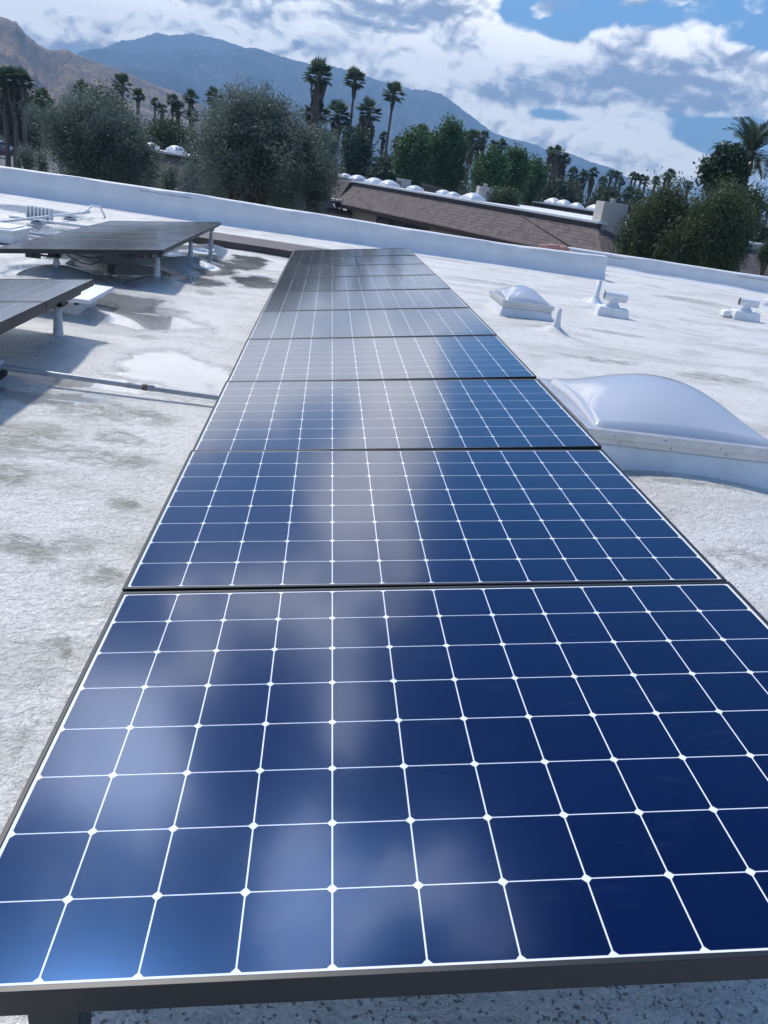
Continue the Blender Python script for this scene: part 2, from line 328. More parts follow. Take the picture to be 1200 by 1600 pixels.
def grid(name, xs, ys, fz, m):
    X, Y = np.meshgrid(xs, ys); Z = fz(X, Y); V = np.stack([X, Y, Z], -1).reshape(-1, 3); nx, ny = len(xs), len(ys)
    i = np.arange((ny-1)*(nx-1)); r, c = i//(nx-1), i % (nx-1); a = r*nx+c
    Q = np.stack([a, a+1, a+1+nx, a+nx], 1).astype(np.int32)
    me = bpy.data.meshes.new(name); me.vertices.add(len(V)); me.vertices.foreach_set('co', V.astype(np.float32).ravel())
    me.loops.add(Q.size); me.loops.foreach_set('vertex_index', Q.ravel()); me.polygons.add(len(Q))
    me.polygons.foreach_set('loop_start', np.arange(0, Q.size, 4, dtype=np.int32)); me.polygons.foreach_set('loop_total', np.full(len(Q), 4, dtype=np.int32))
    me.polygons.foreach_set('use_smooth', np.ones(len(Q), bool)); me.materials.append(m); me.update(calc_edges=True)
    o = bpy.data.objects.new(name, me); col.objects.link(o); return o
xs = np.concatenate([np.arange(-13, -3.5, .25), np.arange(-3.5, 5.5, .05), np.arange(5.5, 17.01, .25)])
ys = np.concatenate([np.arange(-5, -.5, .25), np.arange(-.5, 14, .05), np.arange(14, 19.6, .25)])
tag(grid('flat_roof', xs, ys, roof_z, M_roof), 'white sprayed foam flat roof with puddles and grey brown stains', kind='structure')
bm_ = MB().box((-13, -5, -3.6), (17, 19.45, -.06)); tag(bm_.build('building_walls', M_stucco), 'stucco building body under the white flat roof', kind='structure')

# ------------------------------------------------------------------ parapets
def wall_line(name, pts, tops, thick, label):
    root = empty(name, (float(pts[0][0]), float(pts[0][1]), 0)); ox, oy = pts[0][:2]
    w = MB(); cp = MB()
    n = len(pts)
    for i in range(n-1):
        (x0, y0), (x1, y1) = pts[i][:2], pts[i+1][:2]; x0 -= ox; x1 -= ox; y0 -= oy; y1 -= oy
        m_ = max(1, int(math.hypot(x1-x0, y1-y0)/.25))
        for k in range(m_):
            a, b = k/m_, (k+1)/m_
            def sec(q):
                x = x0+(x1-x0)*q; y = y0+(y1-y0)*q; h = tops[i]+(tops[i+1]-tops[i])*q
                s = x+ox; wob = .012*math.sin(s*2.3)+.008*math.sin(s*5.1+1)
                return [(x, y-.30, -.01), (x, y-.14+wob, .035), (x, y-.05+wob*.6, .13), (x, y, .26), (x, y+wob*.4, h-.03), (x, y+.03, h+wob*.25), (x, y+thick, h+wob*.25), (x, y+thick, -.5)]
            A, Bq = sec(a), sec(b); o = len(w.v); w.v += [tuple(map(float, p)) for p in A+Bq]; L = len(A)
            for j in range(L-1): w.f.append((o+j, o+L+j, o+L+j+1, o+j+1)); w.sm.append(True)
    o = w.build('wall_body', M_parapet, root)
    me = o.data; bm2 = bmesh.new(); bm2.from_mesh(me); bmesh.ops.remove_doubles(bm2, verts=bm2.verts, dist=.0005); bm2.to_mesh(me); bm2.free()
    mo = o.modifiers.new('edge', 'EDGE_SPLIT'); mo.split_angle = R(50)
    h_seam = 0
    for i in range(n-1):
        (x0, y0), (x1, y1) = pts[i][:2], pts[i+1][:2]; x0 -= ox; x1 -= ox; y0 -= oy; y1 -= oy; L = math.hypot(x1-x0, y1-y0); s = 0
        while s < L-.3:
            l = min(random.uniform(.7, 2.6), L-s); a, b = s/L, (s+l)/L
            if random.random() < .6 and h_seam < 5:
                h_seam += 1
                h0_ = tops[i]+(tops[i+1]-tops[i])*a-.075; h1_ = tops[i]+(tops[i+1]-tops[i])*b-.085
                A = (x0+(x1-x0)*a, y0+(y1-y0)*a-.008, h0_); Bq = (x0+(x1-x0)*b, y0+(y1-y0)*b-.008, h1_); MB().tube([A, Bq], .006, 5).build('coping_seam', M_conduit, root)
            s += l+random.uniform(.1, .8)
    tag(root, label, 'parapet'); return root
pa = on_z(0, 301, 0); pb = on_z(942, 438, 0)
def ext(p, q, s): return (p[0]+(q[0]-p[0])*s, p[1]+(q[1]-p[1])*s)
P0 = ext(pa, pb, -.5); P1 = (pb[0], pb[1])
NW = np.array([pb[1]-pa[1], -(pb[0]-pa[0]), 0])
def toph(u, v): return float(on_plane(u, v, pa, NW)[2])
tops = [toph(0, 261), toph(300, 303), toph(480, 332), toph(780, 380), toph(938, 400)]
print('parapet tops', tops, P0, P1)
th_ = sum(tops)/5
wall_line('parapet', [P0, tuple(on_plane(300, 303, pa, NW)[:2]), tuple(on_plane(480, 332, pa, NW)[:2]), tuple(on_plane(780, 380, pa, NW)[:2]), P1], [tops[0]]+tops[1:], .28, 'long white coated parapet wall crossing behind the solar panels')
qa = on_z(1000, 428, 0); qb = on_z(1200, 461, 0); NQ = np.array([qb[1]-qa[1], -(qb[0]-qa[0]), 0])
Q0 = ext(qa, qb, -.75); Q1 = ext(qa, qb, 1.6)
print('parapet2', qa, qb, on_plane(1000, 403, qa, NQ)[2], on_plane(1200, 432, qa, NQ)[2], Q0)
wall_line('parapet', [Q0, Q1], [float(on_plane(960, 398, qa, NQ)[2]), float(on_plane(1200, 432, qa, NQ)[2])], .28, 'white parapet wall set further back at the right under the drooping trees')

# ------------------------------------------------------------------ solar panels
PW, PH, PIT = 1.559, 1.046, .1275
def cell_mat():
    m = bpy.data.materials.new('solar_cells'); m.use_nodes = True; t = NT(m.node_tree); b = t.n['Principled BSDF']
    O = t.new('ShaderNodeTexCoord').outputs['Object']; sep = t.new('ShaderNodeSeparateXYZ'); t.l.new(O, sep.inputs[0])
    mx, my = (PW-12*PIT)/2, (PH-8*PIT)/2
    X = t.m('DIVIDE', t.m('SUBTRACT', sep.outputs[0], mx), PIT); Y = t.m('DIVIDE', t.m('SUBTRACT', sep.outputs[1], my), PIT)
    def near(Z):
        f = t.m('FRACT', Z); return t.m('MINIMUM', f, t.m('SUBTRACT', 1.0, f))
    dx, dy = near(X), near(Y)
    line = t.m('MAXIMUM', t.ss(dx, .0110, .0085), t.ss(dy, .0085, .0060))
    dia = t.ss(t.m('ADD', dx, dy), .072, .067)
    hx = t.m('ABSOLUTE', t.m('SUBTRACT', X, 6.0)); hy = t.m('ABSOLUTE', t.m('SUBTRACT', Y, 4.0))
    out = t.m('MAXIMUM', t.m('GREATER_THAN', hx, 5.99), t.m('GREATER_THAN', hy, 3.99))
    white = t.m('MAXIMUM', t.m('MAXIMUM', line, dia), out)
    cid = t.new('ShaderNodeCombineXYZ'); t.l.new(t.m('FLOOR', X), cid.inputs[0]); t.l.new(t.m('FLOOR', Y), cid.inputs[1])
    oi = t.new('ShaderNodeObjectInfo'); t.l.new(t.m('MULTIPLY', oi.outputs['Random'], 50.0), cid.inputs[2])
    wn = t.new('ShaderNodeTexWhiteNoise', noise_dimensions='3D'); t.l.new(cid.outputs[0], wn.inputs['Vector'])
    Wp = t.new('ShaderNodeNewGeometry').outputs['Position']
    grain = t.noise(t.v('MULTIPLY', Wp, (60.0, 420.0, 60.0)), 1.0, 3, .6); mott = t.noise(Wp, 3.0, 4, .55)
    blue = t.mix(wn.outputs['Value'], (.0004,.0012,.010), (.0008,.0026,.019))
    blue = t.mix(t.m('MULTIPLY', t.ss(grain, .45, .75), .22), blue, (.003,.012,.050))
    dust = t.m('MULTIPLY', t.ss(t.noise(t.v('MULTIPLY', Wp, (6.0, 22.0, 6.0)), 1.0, 6, .7, .6), .56, .80), .035)
    blue = t.mix(dust, blue, (.30,.34,.40))
    t.l.new(t.mix(white, blue, (.80,.82,.86)), b.inputs['Base Color'])
    b.inputs['Roughness'].default_value = .18; b.inputs['Specular IOR Level'].default_value = .9
    b.inputs['Specular Tint'].default_value = (.10,.36,1,1)
    b.inputs['Coat Weight'].default_value = 1.0; b.inputs['Coat IOR'].default_value = 1.22
    t.l.new(t.ss(t.noise(Wp, 2.0, 3, .5), .2, .8, .075, .12), b.inputs['Coat Roughness'])
    bn = t.new('ShaderNodeBump'); bn.inputs['Strength'].default_value = .03; bn.inputs['Distance'].default_value = .001
    t.l.new(t.noise(t.v('MULTIPLY', Wp, (30.0, 60.0, 30.0)), 1.0, 3, .6), bn.inputs['Height']); t.l.new(bn.outputs[0], b.inputs['Coat Normal'])
    return m
M_cell = cell_mat()
def make_panel():
    root = empty('solar_panel'); fw, h = .0095, .046
    f = MB()
    # frame rails: local origin at the near left top corner, local z = 0 is the frame's top
    f.box((0, 0, -h), (PW, fw, 0)); f.box((0, PH-fw, -h), (PW, PH, 0)); f.box((0, fw, -h), (fw, PH-fw, 0)); f.box((PW-fw, fw, -h), (PW, PH-fw, 0))
    f.box((fw, fw, -h), (PW-fw, fw+.022, -h+.002)); f.box((fw, PH-fw-.022, -h), (PW-fw, PH-fw, -h+.002))
    f.build('frame', M_frame, root, .0012)
    g = MB(); g.add([(fw, fw, -.0025), (PW-fw, fw, -.0025), (PW-fw, PH-fw, -.0025), (fw, PH-fw, -.0025)], [(0,1,2,3)]); g.build('cell_sheet', M_cell, root)
    k = MB(); k.box((fw, fw, -.010), (PW-fw, PH-fw, -.006)); k.box((.7, .8, -.03), (.86, .95, -.012)); k.build('backsheet', M_galv, root)
    return root
proto = make_panel()
STEP = 1.056
def place(o, c0, c1, c3):
    # c0 near-left, c1 near-right, c3 far-left top corners
    x = (Vector(c1)-Vector(c0)).normalized(); y = (Vector(c3)-Vector(c0)); y = (y-x*y.dot(x)).normalized(); z = x.cross(y)
    o.matrix_world = Matrix(((x.x, y.x, z.x, c0[0]), (x.y, y.y, z.y, c0[1]), (x.z, y.z, z.z, c0[2]), (0,0,0,1)))
cs, sn = math.cos(R(7)), math.sin(R(7)); H0 = .36
offL = [0, .004, -.001, -.004, -.001, -.002, -.011, -.020, -.027, -.040, -.055]
offR = [0, -.003, .009, .022, .031, .033, .028, .018, .010, .004, -.004]
def Ppt(x, y, n): return (x*cs-n*sn, y, H0+x*sn+n*cs)
ordn = ['nearest', 'second nearest', 'third nearest', 'fourth nearest', 'fifth nearest', 'sixth nearest', 'seventh nearest', 'eighth nearest', 'second farthest', 'farthest']
ext_ = ['filling the bottom of the picture', 'beside the big domed skylight', 'level with the big domed skylight', 'just beyond the big domed skylight',
        'with pale cloud mirrored across it', 'with a grey sheen of cloud', 'narrowing away over the white roof', 'with a dark sheen', 'with trees mirrored in it', 'closest to the parapet']
for i in range(10):
    o = proto if i == 0 else dup(proto, (0,0,0))
    y0 = i*STEP
    place(o, Ppt(0, y0, offL[i]), Ppt(PW, y0, offR[i]), Ppt(0, y0+1, offL[i]+(offL[i+1]-offL[i]+offR[i+1]-offR[i])*.5/STEP))
    tag(o, f'{ordn[i]} solar panel of the long middle row, {ext_[i]}', 'solar panel', 'blue solar panels in the long middle row')
# side arrays
def side(y_list, xr, zr, names, grp, k=1.0):
    for y, nm in zip(y_list, names):
        o = dup(proto, (0,0,0)); xl = xr-PW*cs*k; zl = zr-PW*sn*k
        place(o, (xl, y, zl), (xr, y, zr), (xl, y+1, zl)); o.matrix_world = o.matrix_world @ Matrix.Diagonal((k, k, 1, 1)); tag(o, nm, 'solar panel', grp)
side([7.72+k*STEP*1.07 for k in range(4)], -1.19, .415, ['nearest panel of the left back array, showing its dark front edge', 'second nearest panel of the left back array',
     'third nearest panel of the left back array', 'farthest panel of the left back array, near the parapet'], 'solar panels of the left back array', 1.07)
side([5.42-PH-k*STEP for k in range(2)], -1.25, .408, ['farther panel of the left front array, cut by the picture edge, behind the tapered post', 'nearer panel of the left front array, only its tip in view at the picture edge'], 'solar panels of the left front array')

# posts and brackets
def make_post(h, name='panel_post'):
    root = empty(name)
    MB().lathe([(.036, -.05), (.034, .02), (.028, h*.6), (.024, h), (0.001, h)], n=16).build('pole', M_galv, root)
    b = MB(); b.box((-.045, -.04, h), (.045, .04, h+.008)); b.box((-.05, -.03, h+.008), (-.042, .03, h+.06)); b.box((.03, -.035, h+.008), (.038, .035, h+.055)); b.box((-.04, -.012, h+.02), (.03, .012, h+.05))
    b.build('bracket', M_bracket, root, .002); return root
def zs(x, y): return float(roof_z(x, y))
lab = ['tapered grey post under the corner of the left front array', 'tapered grey post under the near corner of the left back array', 'middle grey post under the left back array', 'farthest grey post under the left back array']
for (x, y), l in zip(POSTS, lab):
    z0 = zs(x, y); xr, zr = ((-1.25, .408) if y < 6 else (-1.19, .415)); top = zr-(xr-x)*math.tan(R(7))-.046-.05
    o = make_post(top-z0-.012); o.location = (x, y, z0); tag(o, l, 'post', 'posts under the right edges of the left arrays')
for (x, y), l in zip(LOWPOSTS, ['short post on a foam mound under the low near side of the left back array', 'short middle post under the low side of the left back array', 'short farthest post under the low side of the left back array', 'short post under the low side of the left front array']):
    z0 = zs(x, y); xr, zr = ((-1.25, .408) if y < 6 else (-1.19, .415)); top = zr-(xr-x)*math.tan(R(7))-.046-.05
    o = make_post(max(.03, top-z0-.012)); o.location = (x, y, z0); tag(o, l, 'post', 'posts under the low sides of the left arrays')
def rail(name, a, b, label, w=.04, h=.045, m=None):
    root = MB(); a = Vector(a); b = Vector(b); d = (b-a); L = d.length; d.normalize(); s = d.cross(Vector((0,0,1))).normalized(); u = s.cross(d)
    vs = []
    for p in (a, b):
        pass
    P8 = [a-s*w/2-u*h, b-s*w/2-u*h, b+s*w/2-u*h, a+s*w/2-u*h, a-s*w/2, b-s*w/2, b+s*w/2, a+s*w/2]
    root.hexa(P8); o = root.build(name, m or M_bracket, None, .002); tag(o, label, 'rail'); return o
t7 = math.tan(R(7))
def zA(x): return .415-(-1.19-x)*t7-.048
for x, l in ((-1.33, 'dark rail carrying the high side of the left back array'), (-2.32, 'dark rail carrying the low side of the left back array')):
    rail('mounting_rail', (x, 7.8, zA(x)), (x, 12.16, zA(x)), l)
for x, l in ((-1.34, 'dark rail carrying the high side of the left front array'), (-2.32, 'dark rail carrying the low side of the left front array')):
    rail('mounting_rail', (x, 3.35, zA(x)-.006), (x, 5.36, zA(x)-.006), l)
# brackets hanging below the near edge of the back array
for x, l in ((-2.45, 'dark bracket plate below the left part of the near edge of the back array'), (-1.52, 'dark bracket plate beside the near post of the back array')):
    b = MB(); z = zA(x); b.box((x-.09, 7.74, z-.045), (x+.05, 7.78, z)); b.box((x+.05, 7.75, z-.02), (x+.14, 7.77, z)); b.tube([(x-.02, 7.74, z-.02), (x-.02, 7.72, z-.02)], .012, 8)
    tag(b.build('clamp_bracket', M_bracket, None, .002), l, 'bracket')
cz = zA(-2.0)
tag(MB().tube([(-2.15, 7.74, cz-.005), (-2.08, 7.73, cz-.05), (-1.98, 7.72, cz-.085), (-1.88, 7.72, cz-.085), (-1.80, 7.73, cz-.045), (-1.79, 7.74, cz+.01)], .006, 6).tube([(-2.10, 7.74, cz), (-1.98, 7.73, cz-.02), (-1.86, 7.73, cz-.02), (-1.80, 7.74, cz-.005)], .006, 6).box((-1.83, 7.71, cz-.03), (-1.77, 7.74, cz+.005)).build('cable', M_black),
    'black cable loop hanging under the left back array', 'cable')
# near row supports
for x, nm in ((.22, 'left'), (1.30, 'right')):
    def zn(x, y):
        i = min(9, int(max(0, y)/STEP)); f = max(0, y)/STEP-i; n = (offL[i]*(1-f)+offL[i+1]*f)*(1-x/PW)+(offR[i]*(1-f)+offR[i+1]*f)*(x/PW); return H0+x*sn+n*cs-.050
    o = rail('mounting_rail', (x, .20, zn(x, .20)), (x, 10.4, min(zn(x, 10.4), zn(x, .20))), f'dark rail under the {nm} side of the long middle row')
for (x, y) in NEARPOSTS[:2]:
    root = empty('bracket_stand', (x, y-.16 if x < 1 else y, zs(x, y))); h = H0+x*sn-.050-zs(x, y)
    b = MB(); b.hexa([(-.024, -.03, 0), (.024, -.03, 0), (.024, .03, 0), (-.024, .03, 0), (-.036, -.035, h-.01), (.036, -.035, h-.01), (.036, .035, h-.01), (-.036, .035, h-.01)]); b.build('leg', M_bracket, root, .002)
    b = MB(); b.box((-.04, -.04, h-.009), (.04, .04, h)); b.build('top_plate', M_bracket, root, .001)
    tag(root, 'dark bracket foot under the near left corner of the nearest panel' if x < 1 else 'dark bracket foot hidden under the near right corner of the nearest panel', 'bracket')
k = 0
for (x, y) in NEARPOSTS[2:]:
    o = make_post(max(.1, H0+x*sn-.11-zs(x, y))); o.location = (x, y, zs(x, y)); k += 1; tag(o, f"grey post beneath the {'left' if x < 1 else 'right'} side of the long middle row, {['first','second','third','fourth'][(k-1)%4]} from the camera", 'post', 'posts beneath the long middle row')

# ------------------------------------------------------------------ roof furniture, left
v = empty('roof_vent', (-1.68, 6.2, zs(-1.68, 6.2)))
MB().box((-.17, -.26, -.06), (.17, .26, .05)).build('base', M_white, v, .012)
MB().box((-.155, -.24, .05), (.155, .24, .085)).build('throat', M_dark, v)
MB().box((-.13, -.30, .045), (-.08, -.26, .09)).build('cap_bracket', M_alu, v); MB().box((.10, -.29, .05), (.14, -.25, .09)).build('cap_bracket', M_alu, v)
MB().box((-.29, -.38, .09), (.29, .38, .125)).build('cap', M_white, v, .004)
tag(v, 'white flat capped roof vent between the two left arrays', 'vent')

c0 = on_z(6, 574, .075); c1 = on_z(345, 622, .06)
dirn = (c1-c0)/np.linalg.norm(c1-c0); endp = c1+dirn*.4; start = c0-dirn*1.4
cr = empty('conduit', tuple(c0)); 
def rel(p, q=c0): return tuple(np.array(p)-np.array(q))
MB().tube([rel(start), (0,0,0), rel(c1), rel(endp)], .0165, 12).build('pipe', M_conduit, cr)
cm = c0+(c1-c0)*.62
MB().tube([rel(cm-dirn*.07), rel(cm+dirn*.09)], .0185, 12).build('coupling', M_conduit, cr)
MB().tube([rel(cm+dirn*.02), rel(cm+dirn*.05)], .0195, 12).build('rust_band', M_rust, cr)
tag(cr, 'grey metal conduit crossing the wet roof towards the middle row', 'conduit')
bl = empty('pipe_support', (c0[0]-.07, c0[1], 0))
MB().box((-.06, -.05, 0), (.06, .05, .085)).build('block', M_conduit, bl, .01); MB().lathe([(.03, -.055), (.03, .055), (.001, .055)], n=14).build('opening', M_dark, bl)
bl.children[-1].rotation_euler = (R(90), 0, 0); bl.children[-1].location = (.045, -.012, .035)
MB().box((-.05, -.035, .085), (.06, .035, .115)).build('strap', M_galv, bl, .004)
tag(bl, 'grey pipe support block with dark hollow under the conduit end', 'pipe support')

bs = on_z(15, 345, .10); be = on_z(131, 332, .10); bt = on_z(143, 322, .18)
g = empty('gas_pipe', tuple(bs)); bp = on_z(0, 352, .1)
MB().tube([rel(bs-(be-bs)*.6, bs), (0,0,0), rel(be, bs), rel(bt, bs), rel(bt+np.array([.12,.12,.0]), bs), rel(bt+np.array([.2,.2,-.2]), bs)], .019, 10).build('pipe', M_white, g)
MB().tube([rel(be+np.array([-.1,0,-.02]), bs), rel(be+np.array([.1,.02,.02]), bs)], .028, 10).build('elbow', M_white, g)
tag(g, 'white painted pipe with an upturned end by the parapet', 'pipe')
for s, l in ((.33, 'dark block under the left part of the white pipe'), (.78, 'dark block under the right part of the white pipe')):
    p = bs+(be-bs)*s; r = empty('pipe_support', (float(p[0]), float(p[1]), 0))
    b = MB(); b.hexa([(-.11, -.07, 0), (.11, -.07, 0), (.11, .07, 0), (-.11, .07, 0), (-.05, -.05, .07), (.05, -.05, .07), (.05, .05, .07), (-.05, .05, .07)]); b.build('block', M_conduit, r, .006)
    MB().box((-.035, -.058, .02), (.035, -.052, .055)).build('opening', M_dark, r); tag(r, l, 'pipe support', 'blocks under the white pipe')
lp = on_z(60, 346, 0); r = empty('louver_vent', (float(lp[0]), float(lp[1]), zs(lp[0], lp[1])))
MB().box((-.20, -.03, 0), (.20, .10, .03)).box((-.20, .065, .03), (.20, .09, .20)).build('back_plate', M_white, r)
q = MB()
for i in range(7): MB().box((-.19+i*.058, -.01, .03), (-.165+i*.058, .06, .19)).build('fin', M_white, r)
tag(r, 'small white vent with upright fins near the white pipe', 'vent')
for a, b_, l in (((15, 338), (160, 358), 'thin white line pipe lying across the roof in front of the parapet'), ((-30, 352), (90, 371), 'grey low pipe lying beside the left back array')):
    A = on_z(*a, .03); Bq = on_z(*b_, .03)
    tag(MB().tube([A, Bq], .022, 8).build('line_pipe', M_white if 'white' in l else M_galv), l, 'pipe')
w0 = on_z(12, 385, .0); r = empty('roof_hatch', (float(w0[0])-.35, float(w0[1])+.5, 0))
MB().box((-.34, -.3, 0), (.34, .3, .14)).build('curb', M_white, r, .02); MB().box((-.37, -.33, .14), (.37, .33, .17)).box((-.3, -.26, .17), (.3, .26, .185)).build('lid', M_white, r, .006)
tag(r, 'white box curb with a lid at the left picture edge', 'roof hatch')

# brown metal strip
def brown():
    a0 = on_z(312, 382, .0); b0 = on_z(458, 404, .0); d = (b0-a0); a0 = a0-d*.15; b0 = b0+d*.35; d = d/np.linalg.norm(d); n = np.array([-d[1], d[0], 0])
    r = empty('metal_cover', tuple(a0)); L = np.linalg.norm(b0-a0)
    def q(s, o, z): p = d*s+n*o; return (p[0], p[1], z)
    MB().hexa([q(0,0,-.02), q(L,0,-.02), q(L,.02,-.02), q(0,.02,-.02), q(0,0,.10), q(L,0,.10), q(L,.02,.10), q(0,.02,.10)]).build('front_face', M_brownmetal, r, .003)
    MB().hexa([q(0,-.015,.10), q(L,-.015,.10), q(L,.75,.14), q(0,.75,.14), q(0,-.015,.112), q(L,-.015,.112), q(L,.75,.155), q(0,.75,.155)]).build('top_sheet', M_brownmetal, r, .003)
    MB().hexa([q(0,.72,-.02), q(L,.72,-.02), q(L,.74,-.02), q(0,.74,-.02), q(0,.72,.138), q(L,.72,.138), q(L,.74,.138), q(0,.74,.138)]).build('back_face', M_brownmetal, r)
    tag(r, 'long low brown metal cover on the roof behind the left array', 'metal cover')
brown()

# ------------------------------------------------------------------ skylights
def acrylic():
    m = bpy.data.materials.new('milky_acrylic'); m.use_nodes = True; t = NT(m.node_tree); b = t.n['Principled BSDF']
    b.inputs['Base Color'].default_value = (.66,.70,.78,1); b.inputs['Roughness'].default_value = .22; b.inputs['Coat Weight'].default_value = 1; b.inputs['Coat Roughness'].default_value = .015
    b.inputs['Subsurface Weight'].default_value = 0
    tr = t.new('ShaderNodeBsdfTranslucent'); tr.inputs['Color'].default_value = (.72,.77,.86,1); mx = t.new('ShaderNodeMixShader'); mx.inputs[0].default_value = .35
    t.l.new(b.outputs[0], mx.inputs[1]); t.l.new(tr.outputs[0], mx.inputs[2]); t.l.new(mx.outputs[0], t.n['Material Output'].inputs['Surface']); return m
M_acr = acrylic()
def dome_mesh(w, d, h, n=48, flat=.03, p=1.0, round_=2.0):
    b = MB(); vs = []
    for j in range(n+1):
        for i in range(n+1):
            a, c = -1+2*i/n, -1+2*j/n
            e = (1-abs(a)**round_)*(1-abs(c)**round_); e = max(0, e); z = flat+h*(e**p if p >= 1 else e**p)
            if i in (0, n) or j in (0, n): z = 0
            vs.append((a*w/2, c*d/2, z))
    b.add(vs, [(j*(n+1)+i, j*(n+1)+i+1, (j+1)*(n+1)+i+1, (j+1)*(n+1)+i) for j in range(n) for i in range(n)], True); return b
def skylight(loc, w, d, hc, hd, label, detail=True, n=48, rz=0, group=None, mm=None):
    r = empty('skylight', loc, (0, 0, rz)); s = .03
    c = MB(); e = .035
    c.hexa([(-w/2-e, -d/2-e, -.03), (w/2+e, -d/2-e, -.03), (w/2+e, d/2+e, -.03), (-w/2-e, d/2+e, -.03), (-w/2, -d/2, hc-.06), (w/2, -d/2, hc-.06), (w/2, d/2, hc-.06), (-w/2, d/2, hc-.06)]); c.build('curb', M_white, r, .012)
    f = MB(); f.box((-w/2-.005, -d/2-.005, hc-.06), (w/2+.005, d/2+.005, hc-.025))
    for (x0, y0, x1, y1) in ((-w/2-.02, -d/2-.02, w/2+.02, -d/2+.035), (-w/2-.02, d/2-.035, w/2+.02, d/2+.02), (-w/2-.02, -d/2+.035, -w/2+.035, d/2-.035), (w/2-.035, -d/2+.035, w/2+.02, d/2-.035)):
        f.box((x0, y0, hc-.025), (x1, y1, hc+.022))
    f.build('frame', M_alu, r, .003)
    o = dome_mesh(w-.075, d-.075, hd, n).build('dome', mm or M_acr, r); o.location = (0, 0, hc+.018)
    if detail:
        for i, x in enumerate((-.38, -.12, .17, .42)):
            MB().tube([(x*w, -d/2-.02, hc-.006+(i%2)*.008), (x*w, -d/2-.024, hc-.006+(i%2)*.008)], .0045, 8).build('screw', M_conduit, r)
            MB().tube([(x*w+.05, -d/2-.005, hc-.042), (x*w+.05, -d/2-.009, hc-.042)], .0045, 8).build('screw', M_conduit, r)
        lb = MB(); X = w*.415; lb.box((X, -d/2-.0215, hc-.012), (X+.085, -d/2-.0205, hc+.016)); ls = lb.build('sticker', mat('sticker_paper', (.72,.74,.75), .5), r)
        k = MB(); y = -d/2-.0222
        for (a0, a1, b0, b1) in ((0, .085, -.012, -.011), (0, .085, .015, .016), (0, .001, -.011, .015), (.084, .085, -.011, .015)): k.box((X+a0, y, hc+b0), (X+a1, y+.0006, hc+b1))
        k.box((X+.055, y, hc-.004), (X+.08, y+.0006, hc+.001))
        vs = [(X+.028+.018*math.cos(a*.5236), y, hc+.004+.004*math.sin(a*.5236)) for a in range(12)]; k.add(vs, [tuple(range(12))])
        k.build('sticker_print', M_black, ls)
    tag(r, label, 'skylight', group); return r
# big one on the right: near left flange corner and far left flange corner surveyed at the flange height
a = on_z(922, 673, .27); b_ = on_z(852, 597, .27); print('skylight corners', a, b_)
skw, skd = 1.13, float(b_[1]-a[1])+.02
skylight((float(a[0])+skw/2+.0, float(a[1])+skd/2, 0.01), skw, skd, .255, .185, 'big white domed skylight with a metal frame right of the middle row')
a = on_z(787, 470, .17); b_ = on_z(775, 455, .17); c_ = on_z(871, 485, .17); print('far skylight', a, b_, c_)
fw_ = float(c_[0]-a[0]); skylight((float(a[0])+fw_/2, float(a[1])+.42, 0), fw_, .86, .16, .13, 'smaller white domed skylight beyond the big one, near the cone pipe', detail=False, n=32)

# cone pipe and vents, right
p = on_z(867, 520, 0); r = empty('vent_pipe', (float(p[0]), float(p[1]), 0)); MB().lathe([(.10, -.02), (.06, .05), (.035, .14), (.026, .24), (.024, .28), (.018, .28), (.018, .2)], n=18).build('pipe', M_white, r); tag(r, 'small white tapered vent pipe in front of the far skylight', 'vent pipe')
p = on_z(929, 474, 0); r = empty('vent_pipe', (float(p[0]), float(p[1]), 0)); MB().lathe([(.16, -.02), (.08, .06), (.042, .12), (.038, .36), (.030, .36), (.030, .25)], n=18).build('pipe', M_white, r); tag(r, 'white upright vent pipe left of the box with a cross tube', 'vent pipe')
def tvent(u, v, l, extra=False):
    p = on_z(u, v, 0); r = empty('exhaust_vent', (float(p[0]), float(p[1])+.15, 0), (0, 0, R(-8))); r.scale = (.76, .76, .80)
    MB().hexa([(-.30, -.22, -.02), (.30, -.22, -.02), (.30, .22, -.02), (-.30, .22, -.02), (-.27, -.19, .17), (.27, -.19, .17), (.27, .19, .17), (-.27, .19, .17)]).build('curb', M_white, r, .02)
    MB().lathe([(.14, .17), (.11, .21), (.085, .24), (.085, .30)], n=18).build('neck', M_white, r)
    MB().tube([(-.20, 0, .345), (.22, 0, .345)], .085, 20, False).build('cross_tube', M_white, r)
    MB().tube([(-.19, 0, .345), (-.185, 0, .345)], .078, 18).build('opening', M_brownmetal, r); MB().tube([(.205, 0, .345), (.21, 0, .345)], .078, 18).build('opening', M_brownmetal, r)
    if extra: MB().hexa([(-.50, -.1, 0), (-.33, -.1, 0), (-.33, .2, 0), (-.50, .2, 0), (-.48, -.1, .12), (-.33, -.1, .14), (-.33, .2, .14), (-.48, .2, .12)]).build('side_box', M_white, r, .015)
    tag(r, l, 'vent', 'white exhaust vents on the right of the roof')
tvent(959, 497, 'white boxed exhaust vent with a cross tube beside the upright pipe'); tvent(1168, 501, 'white boxed exhaust vent with a cross tube near the right picture edge', True)
p = on_z(1203, 490, 0); r = empty('roof_vent', (float(p[0])+.28, float(p[1])+.1, 0)); MB().box((-.3, -.2, -.02), (.3, .2, .15)).build('curb', M_white, r, .02); MB().box((-.34, -.24, .19), (.34, .24, .23)).box((-.25, -.16, .15), (.25, .16, .19)).build('cap', M_white, r, .008); tag(r, 'white capped vent cut by the right picture edge', 'vent')

